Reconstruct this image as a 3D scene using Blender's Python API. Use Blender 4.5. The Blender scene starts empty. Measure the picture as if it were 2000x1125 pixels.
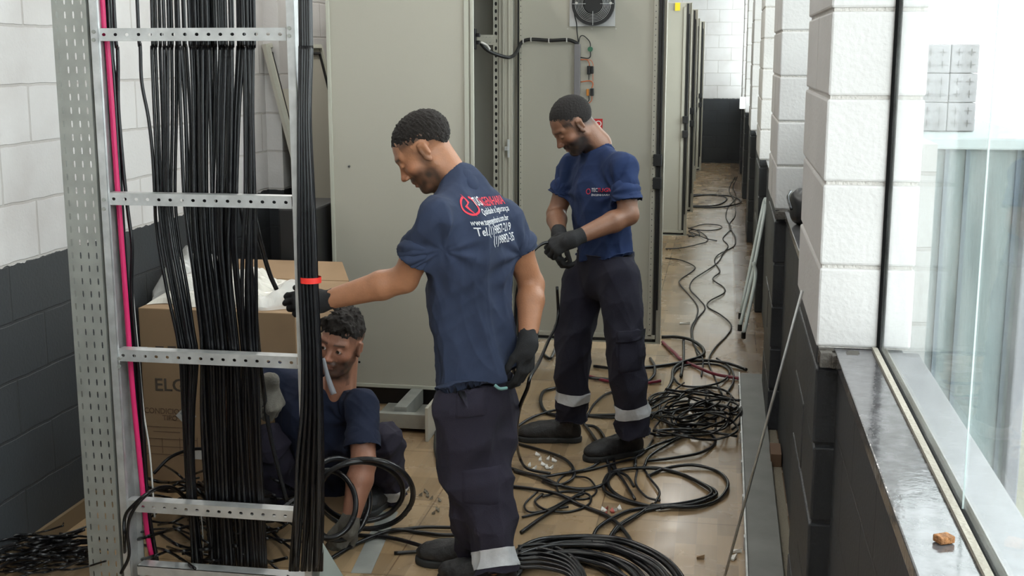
import bpy, bmesh, math, random
import numpy as np
from mathutils import Vector, Matrix
from mathutils.bvhtree import BVHTree
random.seed(7)
rng = np.random.default_rng(7)
SC = bpy.context.scene
COL = SC.collection

# ------------------------------------------------------------------ camera, light, exposure
F = 2415.0; CAMH = 1.75
PITCH = math.atan(457.5 / F); YAW = math.atan(420 / math.hypot(457.5, F))
cp, sp, cy, sy = math.cos(PITCH), math.sin(PITCH), math.cos(YAW), math.sin(YAW)
FW = np.array([-sy * cp, cy * cp, -sp]); RT = np.array([cy, sy, 0.0]); UP = np.cross(RT, FW); CC = np.array([0, 0, CAMH])
cam = bpy.data.cameras.new('camera'); cam.sensor_width = 36; cam.lens = F * 36 / 2000; cam.clip_start = .05; cam.clip_end = 200
co = bpy.data.objects.new('camera', cam); COL.objects.link(co)
co.matrix_world = Matrix([[RT[i], UP[i], -FW[i], CC[i]] for i in range(3)] + [[0, 0, 0, 1]])
SC.camera = co
SC.view_settings.view_transform = 'Standard'; SC.view_settings.look = 'None'
SC.view_settings.exposure = -0.22; SC.view_settings.gamma = 1; SC.view_settings.use_curve_mapping = False
W = bpy.data.worlds.new('world'); SC.world = W; W.use_nodes = True
bg = W.node_tree.nodes['Background']; bg.inputs[0].default_value = (.93, .97, 1, 1); bg.inputs[1].default_value = 7.5

def area(name, loc, rot, sx, sz, power, col=(1, 1, 1)):
    l = bpy.data.lights.new(name, 'AREA'); l.shape = 'RECTANGLE'; l.size = sx; l.size_y = sz; l.energy = power; l.color = col
    o = bpy.data.objects.new(name, l); COL.objects.link(o); o.location = loc; o.rotation_euler = rot; return o
# unseen ceiling lamps added for fill light (housings built below)
FILL_LAMPS = [(-.95, 1.2), (-.95, 4.6), (-2.1, 6.5), (-.45, 8.6), (-.45, 12.6), (-.45, 16.6)]  # third one added to brighten the dark gap left of the cabinets
for lx, ly in FILL_LAMPS:
    area('added_fill_light', (lx, ly, 3.28), (0, 0, 0), .28, 1.2, 30 if lx < -2 else 16, (1, .97, .92))

def ray(x, y): return FW * F + RT * (x - 1000) + UP * (562.5 - y)
def at(x, y, Y): d = ray(x, y); return CC + d * Y / d[1]
def fl(x, y, z=0.0): d = ray(x, y); return CC + d * (z - CAMH) / d[2]
def wx(x, y, X): d = ray(x, y); return CC + d * X / d[0]

# ------------------------------------------------------------------ materials
MATS = {}
def mat(name, col, rough=.6, metal=0, bump=0, bscale=40, var=0, vscale=6, col2=None, spec=.5, attr=None, emis=0, stretch=None, coat=0):
    if name in MATS: return MATS[name]
    m = bpy.data.materials.new(name); m.use_nodes = True; nt = m.node_tree; b = nt.nodes['Principled BSDF']
    b.inputs['Base Color'].default_value = (*col, 1); b.inputs['Roughness'].default_value = rough; b.inputs['Metallic'].default_value = metal
    b.inputs['Specular IOR Level'].default_value = spec
    tc = nt.nodes.new('ShaderNodeTexCoord'); vec = tc.outputs['Object']
    if stretch:
        mp = nt.nodes.new('ShaderNodeMapping'); mp.inputs['Scale'].default_value = stretch; nt.links.new(vec, mp.inputs[0]); vec = mp.outputs[0]
    src = None
    if attr:
        a = nt.nodes.new('ShaderNodeAttribute'); a.attribute_name = attr; src = a.outputs['Color']
    if var or col2:
        n = nt.nodes.new('ShaderNodeTexNoise'); n.inputs['Scale'].default_value = vscale; n.inputs['Detail'].default_value = 6; nt.links.new(vec, n.inputs['Vector'])
        r = nt.nodes.new('ShaderNodeValToRGB'); r.color_ramp.elements[0].position = .35; r.color_ramp.elements[1].position = .68
        c2 = col2 if col2 else tuple(c * (1 - var) for c in col)
        r.color_ramp.elements[0].color = (*c2, 1); r.color_ramp.elements[1].color = (*col, 1) if not attr else (1, 1, 1, 1)
        if attr: r.color_ramp.elements[0].color = (1 - var, 1 - var, 1 - var, 1)
        nt.links.new(n.outputs['Fac'], r.inputs[0])
        if src:
            mx = nt.nodes.new('ShaderNodeMix'); mx.data_type = 'RGBA'; mx.blend_type = 'MULTIPLY'; mx.inputs[0].default_value = 1
            nt.links.new(src, mx.inputs[6]); nt.links.new(r.outputs[0], mx.inputs[7]); src = mx.outputs[2]
        else: src = r.outputs[0]
    if src: nt.links.new(src, b.inputs['Base Color'])
    if bump:
        n2 = nt.nodes.new('ShaderNodeTexNoise'); n2.inputs['Scale'].default_value = bscale; n2.inputs['Detail'].default_value = 5; nt.links.new(vec, n2.inputs['Vector'])
        bp = nt.nodes.new('ShaderNodeBump'); bp.inputs['Strength'].default_value = bump; bp.inputs['Distance'].default_value = .01
        nt.links.new(n2.outputs['Fac'], bp.inputs['Height']); nt.links.new(bp.outputs[0], b.inputs['Normal'])
    if emis:
        b.inputs['Emission Color'].default_value = (*col, 1); b.inputs['Emission Strength'].default_value = emis
    MATS[name] = m; return m

def wall_mat(name, axis, bl=.4, rowh=.2, zoff=.05, split=1.05, white=(.70, .68, .67), dark=(.034, .038, .043), off=0.0):
    """painted block wall: white above the wainscot line, dark grey paint below"""
    m = bpy.data.materials.new(name); m.use_nodes = True; nt = m.node_tree; L = nt.links; b = nt.nodes['Principled BSDF']
    tc = nt.nodes.new('ShaderNodeTexCoord'); sep = nt.nodes.new('ShaderNodeSeparateXYZ'); L.new(tc.outputs['Object'], sep.inputs[0])
    cb = nt.nodes.new('ShaderNodeCombineXYZ'); ad = nt.nodes.new('ShaderNodeMath'); ad.operation = 'ADD'; ad.inputs[1].default_value = 10 + off
    L.new(sep.outputs[axis], ad.inputs[0]); L.new(ad.outputs[0], cb.inputs[0])
    ad2 = nt.nodes.new('ShaderNodeMath'); ad2.operation = 'ADD'; ad2.inputs[1].default_value = 4 - zoff
    L.new(sep.outputs[2], ad2.inputs[0]); L.new(ad2.outputs[0], cb.inputs[1])
    ns = nt.nodes.new('ShaderNodeTexNoise'); ns.inputs['Scale'].default_value = 9; L.new(tc.outputs['Object'], ns.inputs['Vector'])
    vm = nt.nodes.new('ShaderNodeMix'); vm.data_type = 'VECTOR'; vm.inputs[0].default_value = .012
    L.new(cb.outputs[0], vm.inputs[4]); 
    va = nt.nodes.new('ShaderNodeVectorMath'); va.operation = 'ADD'; L.new(cb.outputs[0], va.inputs[0]); L.new(ns.outputs['Color'], va.inputs[1]); L.new(va.outputs[0], vm.inputs[5])
    br = nt.nodes.new('ShaderNodeTexBrick'); L.new(vm.outputs[1], br.inputs['Vector'])
    br.inputs['Scale'].default_value = 1; br.inputs['Brick Width'].default_value = bl; br.inputs['Row Height'].default_value = rowh
    br.inputs['Mortar Size'].default_value = .006; br.inputs['Mortar Smooth'].default_value = .35; br.inputs['Color1'].default_value = (1, 1, 1, 1)
    br.inputs['Color2'].default_value = (.95, .95, .95, 1); br.inputs['Mortar'].default_value = (.78, .76, .74, 1)
    gt = nt.nodes.new('ShaderNodeMath'); gt.operation = 'GREATER_THAN'; gt.inputs[1].default_value = split
    n3 = nt.nodes.new('ShaderNodeTexNoise'); n3.inputs['Scale'].default_value = 25; L.new(tc.outputs['Object'], n3.inputs['Vector'])
    m3 = nt.nodes.new('ShaderNodeMath'); m3.operation = 'MULTIPLY_ADD'; m3.inputs[1].default_value = .02; L.new(n3.outputs['Fac'], m3.inputs[0]); L.new(sep.outputs[2], m3.inputs[2]); L.new(m3.outputs[0], gt.inputs[0])
    mx = nt.nodes.new('ShaderNodeMix'); mx.data_type = 'RGBA'; L.new(gt.outputs[0], mx.inputs[0]); mx.inputs[6].default_value = (*dark, 1); mx.inputs[7].default_value = (*white, 1)
    ml = nt.nodes.new('ShaderNodeMix'); ml.data_type = 'RGBA'; ml.blend_type = 'MULTIPLY'; ml.inputs[0].default_value = 1; L.new(mx.outputs[2], ml.inputs[6]); L.new(br.outputs['Color'], ml.inputs[7])
    # scuffs
    n4 = nt.nodes.new('ShaderNodeTexNoise'); n4.inputs['Scale'].default_value = 3.2; n4.inputs['Detail'].default_value = 9; L.new(tc.outputs['Object'], n4.inputs['Vector'])
    r4 = nt.nodes.new('ShaderNodeValToRGB'); r4.color_ramp.elements[0].position = .3; r4.color_ramp.elements[0].color = (.86, .84, .83, 1); r4.color_ramp.elements[1].position = .55; r4.color_ramp.elements[1].color = (1, 1, 1, 1); L.new(n4.outputs['Fac'], r4.inputs[0])
    m5 = nt.nodes.new('ShaderNodeMix'); m5.data_type = 'RGBA'; m5.blend_type = 'MULTIPLY'; m5.inputs[0].default_value = 1; L.new(ml.outputs[2], m5.inputs[6]); L.new(r4.outputs[0], m5.inputs[7])
    L.new(m5.outputs[2], b.inputs['Base Color'])
    b.inputs['Roughness'].default_value = .55
    bp = nt.nodes.new('ShaderNodeBump'); bp.inputs['Strength'].default_value = .6; bp.inputs['Distance'].default_value = .006; bp.invert = True
    n6 = nt.nodes.new('ShaderNodeTexNoise'); n6.inputs['Scale'].default_value = 90; L.new(tc.outputs['Object'], n6.inputs['Vector'])
    m6 = nt.nodes.new('ShaderNodeMath'); m6.operation = 'MULTIPLY_ADD'; m6.inputs[1].default_value = .25; L.new(n6.outputs['Fac'], m6.inputs[0]); L.new(br.outputs['Fac'], m6.inputs[2])
    L.new(m6.outputs[0], bp.inputs['Height']); L.new(bp.outputs[0], b.inputs['Normal'])
    return m

def floor_mat():
    m = bpy.data.materials.new('parquet_tile'); m.use_nodes = True; nt = m.node_tree; L = nt.links; b = nt.nodes['Principled BSDF']
    tc = nt.nodes.new('ShaderNodeTexCoord'); mp = nt.nodes.new('ShaderNodeMapping'); mp.inputs['Location'].default_value = (10.33, 10.02, 0); L.new(tc.outputs['Object'], mp.inputs[0])
    # strips run along the corridor: brick texture turned a quarter
    mr = nt.nodes.new('ShaderNodeMapping'); mr.inputs['Rotation'].default_value = (0, 0, math.pi / 2); L.new(mp.outputs[0], mr.inputs[0])
    br = nt.nodes.new('ShaderNodeTexBrick'); L.new(mr.outputs[0], br.inputs['Vector']); br.inputs['Scale'].default_value = 1
    br.inputs['Brick Width'].default_value = .27; br.inputs['Row Height'].default_value = .075; br.inputs['Mortar Size'].default_value = .0006; br.offset = .37; br.offset_frequency = 3
    br.inputs['Color1'].default_value = (.42, .285, .155, 1); br.inputs['Color2'].default_value = (.26, .17, .088, 1); br.inputs['Mortar'].default_value = (.3, .21, .13, 1)
    wn = nt.nodes.new('ShaderNodeMapping'); wn.inputs['Scale'].default_value = (60, 3, 1); L.new(mp.outputs[0], wn.inputs[0])
    n1 = nt.nodes.new('ShaderNodeTexNoise'); n1.inputs['Scale'].default_value = 1; n1.inputs['Detail'].default_value = 6; L.new(wn.outputs[0], n1.inputs['Vector'])
    r1 = nt.nodes.new('ShaderNodeValToRGB'); r1.color_ramp.elements[0].color = (.78, .76, .74, 1); r1.color_ramp.elements[1].color = (1.0, 1.0, 1.0, 1); L.new(n1.outputs['Fac'], r1.inputs[0])
    m1 = nt.nodes.new('ShaderNodeMix'); m1.data_type = 'RGBA'; m1.blend_type = 'MULTIPLY'; m1.inputs[0].default_value = 1; L.new(br.outputs['Color'], m1.inputs[6]); L.new(r1.outputs[0], m1.inputs[7])
    # square tile grout
    gt = nt.nodes.new('ShaderNodeTexBrick'); L.new(mp.outputs[0], gt.inputs['Vector']); gt.offset = 0; gt.inputs['Scale'].default_value = 1
    gt.inputs['Brick Width'].default_value = .66; gt.inputs['Row Height'].default_value = .66; gt.inputs['Mortar Size'].default_value = .0025; gt.inputs['Mortar Smooth'].default_value = 0
    gt.inputs['Color1'].default_value = (1, 1, 1, 1); gt.inputs['Color2'].default_value = (1, 1, 1, 1); gt.inputs['Mortar'].default_value = (.45, .38, .3, 1)
    m2 = nt.nodes.new('ShaderNodeMix'); m2.data_type = 'RGBA'; m2.blend_type = 'MULTIPLY'; m2.inputs[0].default_value = 1; L.new(m1.outputs[2], m2.inputs[6]); L.new(gt.outputs['Color'], m2.inputs[7])
    # dust film with painted window glare along the window side of the far half
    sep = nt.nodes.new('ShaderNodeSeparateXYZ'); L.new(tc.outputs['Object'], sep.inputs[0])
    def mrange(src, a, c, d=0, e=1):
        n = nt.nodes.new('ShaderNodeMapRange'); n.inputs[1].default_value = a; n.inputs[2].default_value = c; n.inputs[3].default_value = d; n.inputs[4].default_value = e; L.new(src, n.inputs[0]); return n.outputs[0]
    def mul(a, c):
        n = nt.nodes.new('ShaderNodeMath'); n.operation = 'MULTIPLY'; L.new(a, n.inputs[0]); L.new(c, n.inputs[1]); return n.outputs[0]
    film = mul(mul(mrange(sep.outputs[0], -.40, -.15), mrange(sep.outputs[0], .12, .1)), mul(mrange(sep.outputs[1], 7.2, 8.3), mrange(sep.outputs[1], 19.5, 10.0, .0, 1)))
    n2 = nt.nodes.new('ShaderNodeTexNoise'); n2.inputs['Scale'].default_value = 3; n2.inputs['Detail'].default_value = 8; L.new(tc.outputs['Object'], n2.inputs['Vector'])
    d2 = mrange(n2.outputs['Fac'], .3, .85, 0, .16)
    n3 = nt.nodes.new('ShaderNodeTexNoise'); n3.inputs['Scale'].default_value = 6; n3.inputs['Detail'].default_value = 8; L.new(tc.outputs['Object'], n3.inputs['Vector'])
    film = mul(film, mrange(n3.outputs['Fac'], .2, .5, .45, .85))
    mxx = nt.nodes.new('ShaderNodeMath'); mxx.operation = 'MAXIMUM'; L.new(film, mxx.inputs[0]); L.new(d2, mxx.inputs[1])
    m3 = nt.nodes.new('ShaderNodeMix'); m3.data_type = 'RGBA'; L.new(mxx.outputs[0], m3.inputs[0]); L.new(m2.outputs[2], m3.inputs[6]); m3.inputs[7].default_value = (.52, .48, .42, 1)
    # debris-brown edge by the wall
    edge = mrange(sep.outputs[0], .10, .12, 0, .75)
    m4 = nt.nodes.new('ShaderNodeMix'); m4.data_type = 'RGBA'; L.new(edge, m4.inputs[0]); L.new(m3.outputs[2], m4.inputs[6]); m4.inputs[7].default_value = (.17, .115, .075, 1)
    L.new(m4.outputs[2], b.inputs['Base Color'])
    rr = mrange(n2.outputs['Fac'], .3, .7, .14, .34); L.new(rr, b.inputs['Roughness'])
    return m

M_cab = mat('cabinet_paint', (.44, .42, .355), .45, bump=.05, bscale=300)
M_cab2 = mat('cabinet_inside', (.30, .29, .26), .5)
M_black = mat('black_rubber', (.012, .012, .013), .45)
M_cable = mat('cable_sheath', (.006, .006, .008), .30, bump=.15, bscale=25, var=.5, vscale=30)
M_cable2 = mat('cable_sheath_grey', (.018, .018, .02), .22)
M_pink = mat('pink_sheath', (.62, .02, .13), .4)
M_red = mat('dull_red_sheath', (.20, .02, .04), .35)
M_white = mat('white_wire', (.55, .53, .5), .5)
M_galv = mat('galvanised_steel', (.68, .69, .69), .40, metal=.6, var=.25, vscale=18, bump=.08, bscale=30)
M_galv2 = mat('galvanised_dull', (.42, .43, .40), .55, metal=.55, var=.2, vscale=12)
M_beam = mat('grey_steel_cover', (.20, .20, .19), .5, metal=.3, var=.2, vscale=7)
M_card = mat('cardboard', (.36, .235, .135), .85, var=.12, vscale=5)
M_ink = mat('print_ink', (.10, .075, .055), .8)
M_plasticfilm = None
M_sill = mat('sill_granite', (.13, .125, .13), .09, var=.5, vscale=30, bump=.06, bscale=50, spec=.9)
M_sillo = mat('sill_outer', (.20, .20, .21), .35, var=.2, vscale=14)
M_dirt = mat('cement_dirt', (.25, .22, .17), .9, bump=.6, bscale=120)
M_orange = mat('orange_plastic', (.85, .16, .03), .4)
M_tape = mat('red_tape', (.85, .04, .03), .45)
M_alu = mat('aluminium', (.7, .7, .72), .3, metal=1)
M_conc = mat('outside_concrete', (.20, .245, .245), .8, var=.35, vscale=3, bump=.3, bscale=30, stretch=(4, 4, .5))
M_beige = mat('outside_beige_render', (.36, .35, .29), .9, var=.08, vscale=4)
M_block = mat('hollow_block_clay', (.36, .35, .36), .9, var=.2, vscale=9)
M_groundo = mat('terrace_concrete', (.75, .74, .7), .9, var=.1, vscale=3)

def film_mat(name='clear_film', col=(.85, .85, .83), t=.45):
    m = bpy.data.materials.new(name); m.use_nodes = True; nt = m.node_tree; b = nt.nodes['Principled BSDF']
    b.inputs['Base Color'].default_value = (*col, 1); b.inputs['Roughness'].default_value = .25; b.inputs['Alpha'].default_value = t
    return m
M_film = film_mat()
M_wrap = film_mat('milky_wrap', (.80, .77, .70), .88)
def glass_mat():
    m = bpy.data.materials.new('window_glass'); m.use_nodes = True; nt = m.node_tree; nt.nodes.clear(); L = nt.links
    o = nt.nodes.new('ShaderNodeOutputMaterial'); t = nt.nodes.new('ShaderNodeBsdfTransparent'); g = nt.nodes.new('ShaderNodeBsdfGlossy'); g.inputs['Roughness'].default_value = .01
    t.inputs[0].default_value = (.93, .96, .95, 1); mx = nt.nodes.new('ShaderNodeMixShader')
    ge = nt.nodes.new('ShaderNodeNewGeometry'); dp = nt.nodes.new('ShaderNodeVectorMath'); dp.operation = 'DOT_PRODUCT'; L.new(ge.outputs['Incoming'], dp.inputs[0]); L.new(ge.outputs['Normal'], dp.inputs[1])
    ab = nt.nodes.new('ShaderNodeMath'); ab.operation = 'ABSOLUTE'; L.new(dp.outputs['Value'], ab.inputs[0]); om = nt.nodes.new('ShaderNodeMath'); om.operation = 'SUBTRACT'; om.inputs[0].default_value = 1; L.new(ab.outputs[0], om.inputs[1])
    pw = nt.nodes.new('ShaderNodeMath'); pw.operation = 'POWER'; pw.inputs[1].default_value = 5; L.new(om.outputs[0], pw.inputs[0]); ma = nt.nodes.new('ShaderNodeMath'); ma.operation = 'MULTIPLY_ADD'; ma.inputs[1].default_value = .5; ma.inputs[2].default_value = .03; L.new(pw.outputs[0], ma.inputs[0])
    L.new(ma.outputs[0], mx.inputs[0]); L.new(t.outputs[0], mx.inputs[1]); L.new(g.outputs[0], mx.inputs[2])
    d = nt.nodes.new('ShaderNodeBsdfDiffuse'); d.inputs[0].default_value = (.85, .88, .88, 1)
    n = nt.nodes.new('ShaderNodeTexNoise'); n.inputs['Scale'].default_value = 5; n.inputs['Detail'].default_value = 10; tc = nt.nodes.new('ShaderNodeTexCoord'); L.new(tc.outputs['Object'], n.inputs['Vector'])
    r = nt.nodes.new('ShaderNodeMapRange'); r.inputs[1].default_value = .4; r.inputs[2].default_value = .8; r.inputs[3].default_value = .02; r.inputs[4].default_value = .22; L.new(n.outputs['Fac'], r.inputs[0])
    m2 = nt.nodes.new('ShaderNodeMixShader'); L.new(r.outputs[0], m2.inputs[0]); L.new(mx.outputs[0], m2.inputs[1]); L.new(d.outputs[0], m2.inputs[2]); L.new(m2.outputs[0], o.inputs[0]); return m
M_glass = glass_mat()

# ------------------------------------------------------------------ mesh helpers
def tag(o, label=None, cat=None, group=None, kind=None):
    if label: o['label'] = label
    if cat: o['category'] = cat
    if group: o['group'] = group
    if kind: o['kind'] = kind
    return o
def empty(name, loc, label, cat, group=None):
    o = bpy.data.objects.new(name, None); COL.objects.link(o); o.location = tuple(float(c) for c in loc); o.empty_display_size = .1
    return tag(o, label, cat, group)
class MB:
    def __init__(s): s.v = []; s.f = []; s.n = 0
    def add(s, v, f):
        v = np.asarray(v, float).reshape(-1, 3); s.v.append(v); s.f += [tuple(i + s.n for i in q) for q in f]; s.n += len(v); return s
    def box(s, lo, hi, R=None, o=None):
        lo = np.array(lo, float); hi = np.array(hi, float)
        v = np.array([[x, y, z] for x in (lo[0], hi[0]) for y in (lo[1], hi[1]) for z in (lo[2], hi[2])])
        if R is not None: v = v @ np.array(R).T
        if o is not None: v = v + np.array(o)
        return s.add(v, [(0, 1, 3, 2), (4, 6, 7, 5), (0, 4, 5, 1), (2, 3, 7, 6), (0, 2, 6, 4), (1, 5, 7, 3)])
    def bar(s, a, b, w, h, upv=(0, 0, 1)):
        a = np.array(a, float); b = np.array(b, float); d = b - a; L = np.linalg.norm(d); d /= L
        u = np.array(upv, float); x = np.cross(d, u); x /= np.linalg.norm(x); u = np.cross(x, d)
        R = np.array([x, d, u]).T
        return s.box((-w / 2, 0, -h / 2), (w / 2, L, h / 2), R, a)
    def tube(s, pts, r, n=8, cap=True):
        P = np.asarray(pts, float); r = np.broadcast_to(np.asarray(r, float), (len(P),))
        T = np.gradient(P, axis=0); T /= np.linalg.norm(T, axis=1)[:, None] + 1e-12
        u = np.cross(T[0], [0, 0, 1.0]); 
        if np.linalg.norm(u) < .1: u = np.cross(T[0], [0, 1.0, 0])
        u /= np.linalg.norm(u); V = []
        an = np.linspace(0, 2 * math.pi, n, endpoint=False)
        for i in range(len(P)):
            u = u - T[i] * (u @ T[i]); u /= np.linalg.norm(u) + 1e-12; w = np.cross(T[i], u)
            V.append(P[i] + r[i] * (np.cos(an)[:, None] * u + np.sin(an)[:, None] * w))
        V = np.concatenate(V); f = []
        for i in range(len(P) - 1):
            for j in range(n):
                k = (j + 1) % n; f.append((i * n + j, i * n + k, (i + 1) * n + k, (i + 1) * n + j))
        if cap: f.append(tuple(range(n))[::-1]); f.append(tuple((len(P) - 1) * n + j for j in range(n)))
        return s.add(V, f)
    def perf(s, o, u, v, nu, nv, cu, cv, hu, hv, th, stag=0, seg=8):
        """plate with nu x nv oblong holes: cells cu x cv, hole half sizes hu, hv, sheet thickness th"""
        o = np.array(o, float); u = np.array(u, float); v = np.array(v, float); w = np.cross(u, v)
        ang = np.arange(seg) * 2 * math.pi / seg
        rx = min(hu, hv)
        ring = []
        for a in ang:
            c, q = math.cos(a), math.sin(a)
            ring.append((c * rx + math.copysign(max(hu - rx, 0), c if abs(c) > 1e-6 else 0) * (abs(c) > 1e-6), q * rx + math.copysign(max(hv - rx, 0), q if abs(q) > 1e-6 else 1) * (abs(q) > 1e-6)))
        sq = [(1, 0), (1, 1), (0, 1), (-1, 1), (-1, 0), (-1, -1), (0, -1), (1, -1)]
        for i in range(nu):
            for j in range(nv):
                c = o + u * (cu * (i + .5)) + v * (cv * (j + .5))
                out = [c + u * (a * cu / 2) + v * (b * cv / 2) for a, b in sq]; inn = [c + u * a + v * b for a, b in ring]
                V = out + inn + [p - w * th for p in out] + [p - w * th for p in inn]; f = []
                for k in range(8):
                    l = (k + 1) % 8; f += [(k, l, 8 + l, 8 + k), (16 + l, 16 + k, 24 + k, 24 + l), (8 + k, 8 + l, 24 + l, 24 + k)]
                s.add(V, f)
        return s
    def build(s, name, material, parent=None, smooth=False, bevel=0, kind=None):
        me = bpy.data.meshes.new(name); V = np.concatenate(s.v); me.from_pydata(V.tolist(), [], s.f); me.update()
        o = bpy.data.objects.new(name, me); COL.objects.link(o); me.materials.append(material)
        if parent is not None:
            o.parent = parent
            off = world_off(parent)
            if off.length > 0: me.transform(Matrix.Translation(-off))
        if smooth: me.polygons.foreach_set('use_smooth', [True] * len(me.polygons))
        if bevel:
            md = o.modifiers.new('b', 'BEVEL'); md.width = bevel; md.segments = 2; md.limit_method = 'ANGLE'
        if kind: o['kind'] = kind
        return o
def world_off(p):
    v = Vector((0, 0, 0))
    while p is not None: v = v + p.location; p = p.parent
    return v
def spline(P, n=8, closed=False):
    P = np.asarray(P, float); out = []
    Q = np.vstack([2 * P[0] - P[1], P, 2 * P[-1] - P[-2]])
    for i in range(1, len(Q) - 2):
        p0, p1, p2, p3 = Q[i - 1], Q[i], Q[i + 1], Q[i + 2]
        t = np.linspace(0, 1, n, endpoint=False)[:, None]
        out.append(.5 * ((2 * p1) + (-p0 + p2) * t + (2 * p0 - 5 * p1 + 4 * p2 - p3) * t ** 2 + (-p0 + 3 * p1 - 3 * p2 + p3) * t ** 3))
    out.append(P[-1:]); return np.vstack(out)
def cable(name, P, r, m, label, cat='cable', group=None, n=8, sides=8, parent=None):
    mb = MB(); mb.tube(spline(P, n), r, sides); o = mb.build(name, m, parent, smooth=True)
    if parent is None: tag(o, label, cat, group)
    return o
def struct(name, mb, m, bevel=0): return mb.build(name, m, bevel=bevel, kind='structure')
def text_obj(name, s, m, size, M, parent=None, ext=.0005, squash=1, font=None, align='LEFT'):
    c = bpy.data.curves.new(name, 'FONT'); c.body = s; c.size = size; c.extrude = ext; c.align_x = align; c.resolution_u = 3; c.offset = size * .012
    t = bpy.data.objects.new(name, c); COL.objects.link(t); bpy.context.view_layer.update()
    me = bpy.data.meshes.new_from_object(t.evaluated_get(bpy.context.evaluated_depsgraph_get())); bpy.data.objects.remove(t)
    me.transform(Matrix.Diagonal((squash, 1, 1, 1))); me.transform(M)
    o = bpy.data.objects.new(name, me); COL.objects.link(o); me.materials.clear(); me.materials.append(m)
    if parent is not None: o.parent = parent; me.transform(Matrix.Translation(-world_off(parent)))
    return o
def face_cam_matrix(o):   # plane facing -Y, text reads left to right along +X
    return Matrix.Translation(Vector(o)) @ Matrix(((1, 0, 0, 0), (0, 0, -1, 0), (0, 1, 0, 0), (0, 0, 0, 1)))

#@@SETTING
YF = 20.45; XL = -2.385; XR = .29; XP = .235; ZC = 3.35; HS = 1.05
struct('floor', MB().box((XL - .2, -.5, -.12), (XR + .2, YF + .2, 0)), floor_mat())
struct('ceiling', MB().box((XL - .2, -.75, ZC), (XR + .4, YF + .2, ZC + .15)), mat('ceiling_paint', (.75, .74, .72), .9))
M_wallY = wall_mat('block_wall_long', 1); M_wallX = wall_mat('block_wall_end', 0, off=.13)
struct('wall_left', MB().box((XL - .18, -.5, 0), (XL, YF, ZC)), M_wallY)
struct('wall_back_blocker', MB().box((XL - .2, -.75, 0), (XR + .17, -.5, ZC)), M_wallX)  # unseen wall added behind the camera to cut ambient light
struct('wall_far', MB().box((XL - .1, YF, 0), (XR + .4, YF + .2, ZC)), M_wallX)
# left pilasters
for yy in (6.26, 12.2, 17.4):
    struct('trim_left_pilaster', MB().box((XL - .02, yy, 0), (XL + .085, yy + .4, ZC)), wall_mat('pilaster_left', 0, bl=.8))
struct('baseboard_left', MB().box((XL, -.5, 0), (XL + .015, YF, .07)), mat('baseboard_wood', (.16, .11, .06), .6))
M_darkw = wall_mat('block_wainscot', 1, white=(.034, .037, .043), dark=(.034, .037, .043))
struct('wall_right', MB().box((XR, -.5, 0), (XR + .165, YF, HS - .03)), M_darkw)
PIL = [(3.0, .80), (5.73, .85), (8.48, .85), (11.75, .85), (15.35, .85), (18.6, .85)]
M_pw = mat('white_block', (.53, .51, .50), .6, bump=.22, bscale=70, var=.07, vscale=4)
M_pm = mat('mortar_joint', (.52, .49, .46), .9, bump=.8, bscale=120)
M_pd = mat('dark_block', (.034, .037, .043), .5, bump=.35, bscale=60, var=.2, vscale=5)
def block_pier(nm, x0, x1, y0, y1, z0, z1, m, mm, off=0):
    core = MB().box((x0 + .006, y0 + .006, z0), (x1 - .006, y1 - .006, z1))
    struct(nm + '_mortar', core, mm)
    b = MB(); z = z0; k = off
    while z < z1 - .01:
        h = min(.192, z1 - z - .002)
        cuts = [y0, (y0 + y1) / 2, y1] if k % 2 else [y0, y1]
        for a, c in zip(cuts[:-1], cuts[1:]):
            j = (random.random() - .5) * .004
            b.box((x0 + j, a + (0 if a == y0 else .004), z + .004), (x1 + j * .3, c - (0 if c == y1 else .004), z + h + .004))
        z += .2; k += 1
    return struct(nm, b, m, bevel=.006)
for i, (y0, d) in enumerate(PIL):
    block_pier('trim_pillar', XP, .455, y0, y0 + d, HS, ZC, M_pw, M_pm, i)
    block_pier('trim_pilaster', XP + .004, XR + .01, y0 + .01, y0 + d - .01, 0.0, HS, M_pd, M_pd, i)
# lumpy dirt below the pillar foot
dm = MB()
for i, (y0, d) in enumerate(PIL[:2]):
    for k in range(60):
        x = random.uniform(XP + .01, XR + .03); y = y0 - random.uniform(-.02, .05); s_ = random.uniform(.004, .014)
        dm.box((x - s_, y - s_, HS - .03), (x + s_, y + s_, HS - .03 + s_ * 2.4), np.array(Matrix.Rotation(random.random(), 3, 'Z')), (0, 0, 0)) if False else dm.box((x - s_, y - s_, HS - .035), (x + s_, y + s_, HS - .035 + s_ * 2.6))
struct('trim_mortar_crumbs', dm, mat('crumb_dark', (.09, .08, .07), .95, bump=.6, bscale=120))
# sills and glass between pillars
edges = [(-.5, 3.0)] + [(PIL[i][0] + PIL[i][1], PIL[i + 1][0]) for i in range(5)] + [(19.45, YF)]
for i, (a, b_) in enumerate(edges):
    struct('trim_sill', MB().box((XR - .012, a + .002, HS - .03), (.372, b_ - .002, HS)), M_sill, bevel=.003)
    struct('trim_sill_outer', MB().box((.397, a + .002, HS - .034), (.475, b_ - .002, HS - .004)), M_sillo, bevel=.003)
    struct('trim_groove', MB().box((.366, a, HS - .03), (.378, b_, HS + .007)), mat('sill_cement', (.33, .30, .25), .9, bump=.6, bscale=90))
    struct('trim_seal', MB().box((.378, a, HS - .03), (.398, b_, HS + .004)).box((.376, b_ - .006, HS), (.392, b_ + .001, ZC)), mat('seal_black', (.003, .003, .003), .9, spec=.1))
    g = MB(); cuts = [a, 1.92, b_] if i == 0 else [a, b_]
    for c, d in zip(cuts[:-1], cuts[1:]):
        struct('window_%d' % (i + 1), MB().box((.3825, c + .0015, HS), (.3855, d - .0015, ZC)), M_glass)
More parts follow.
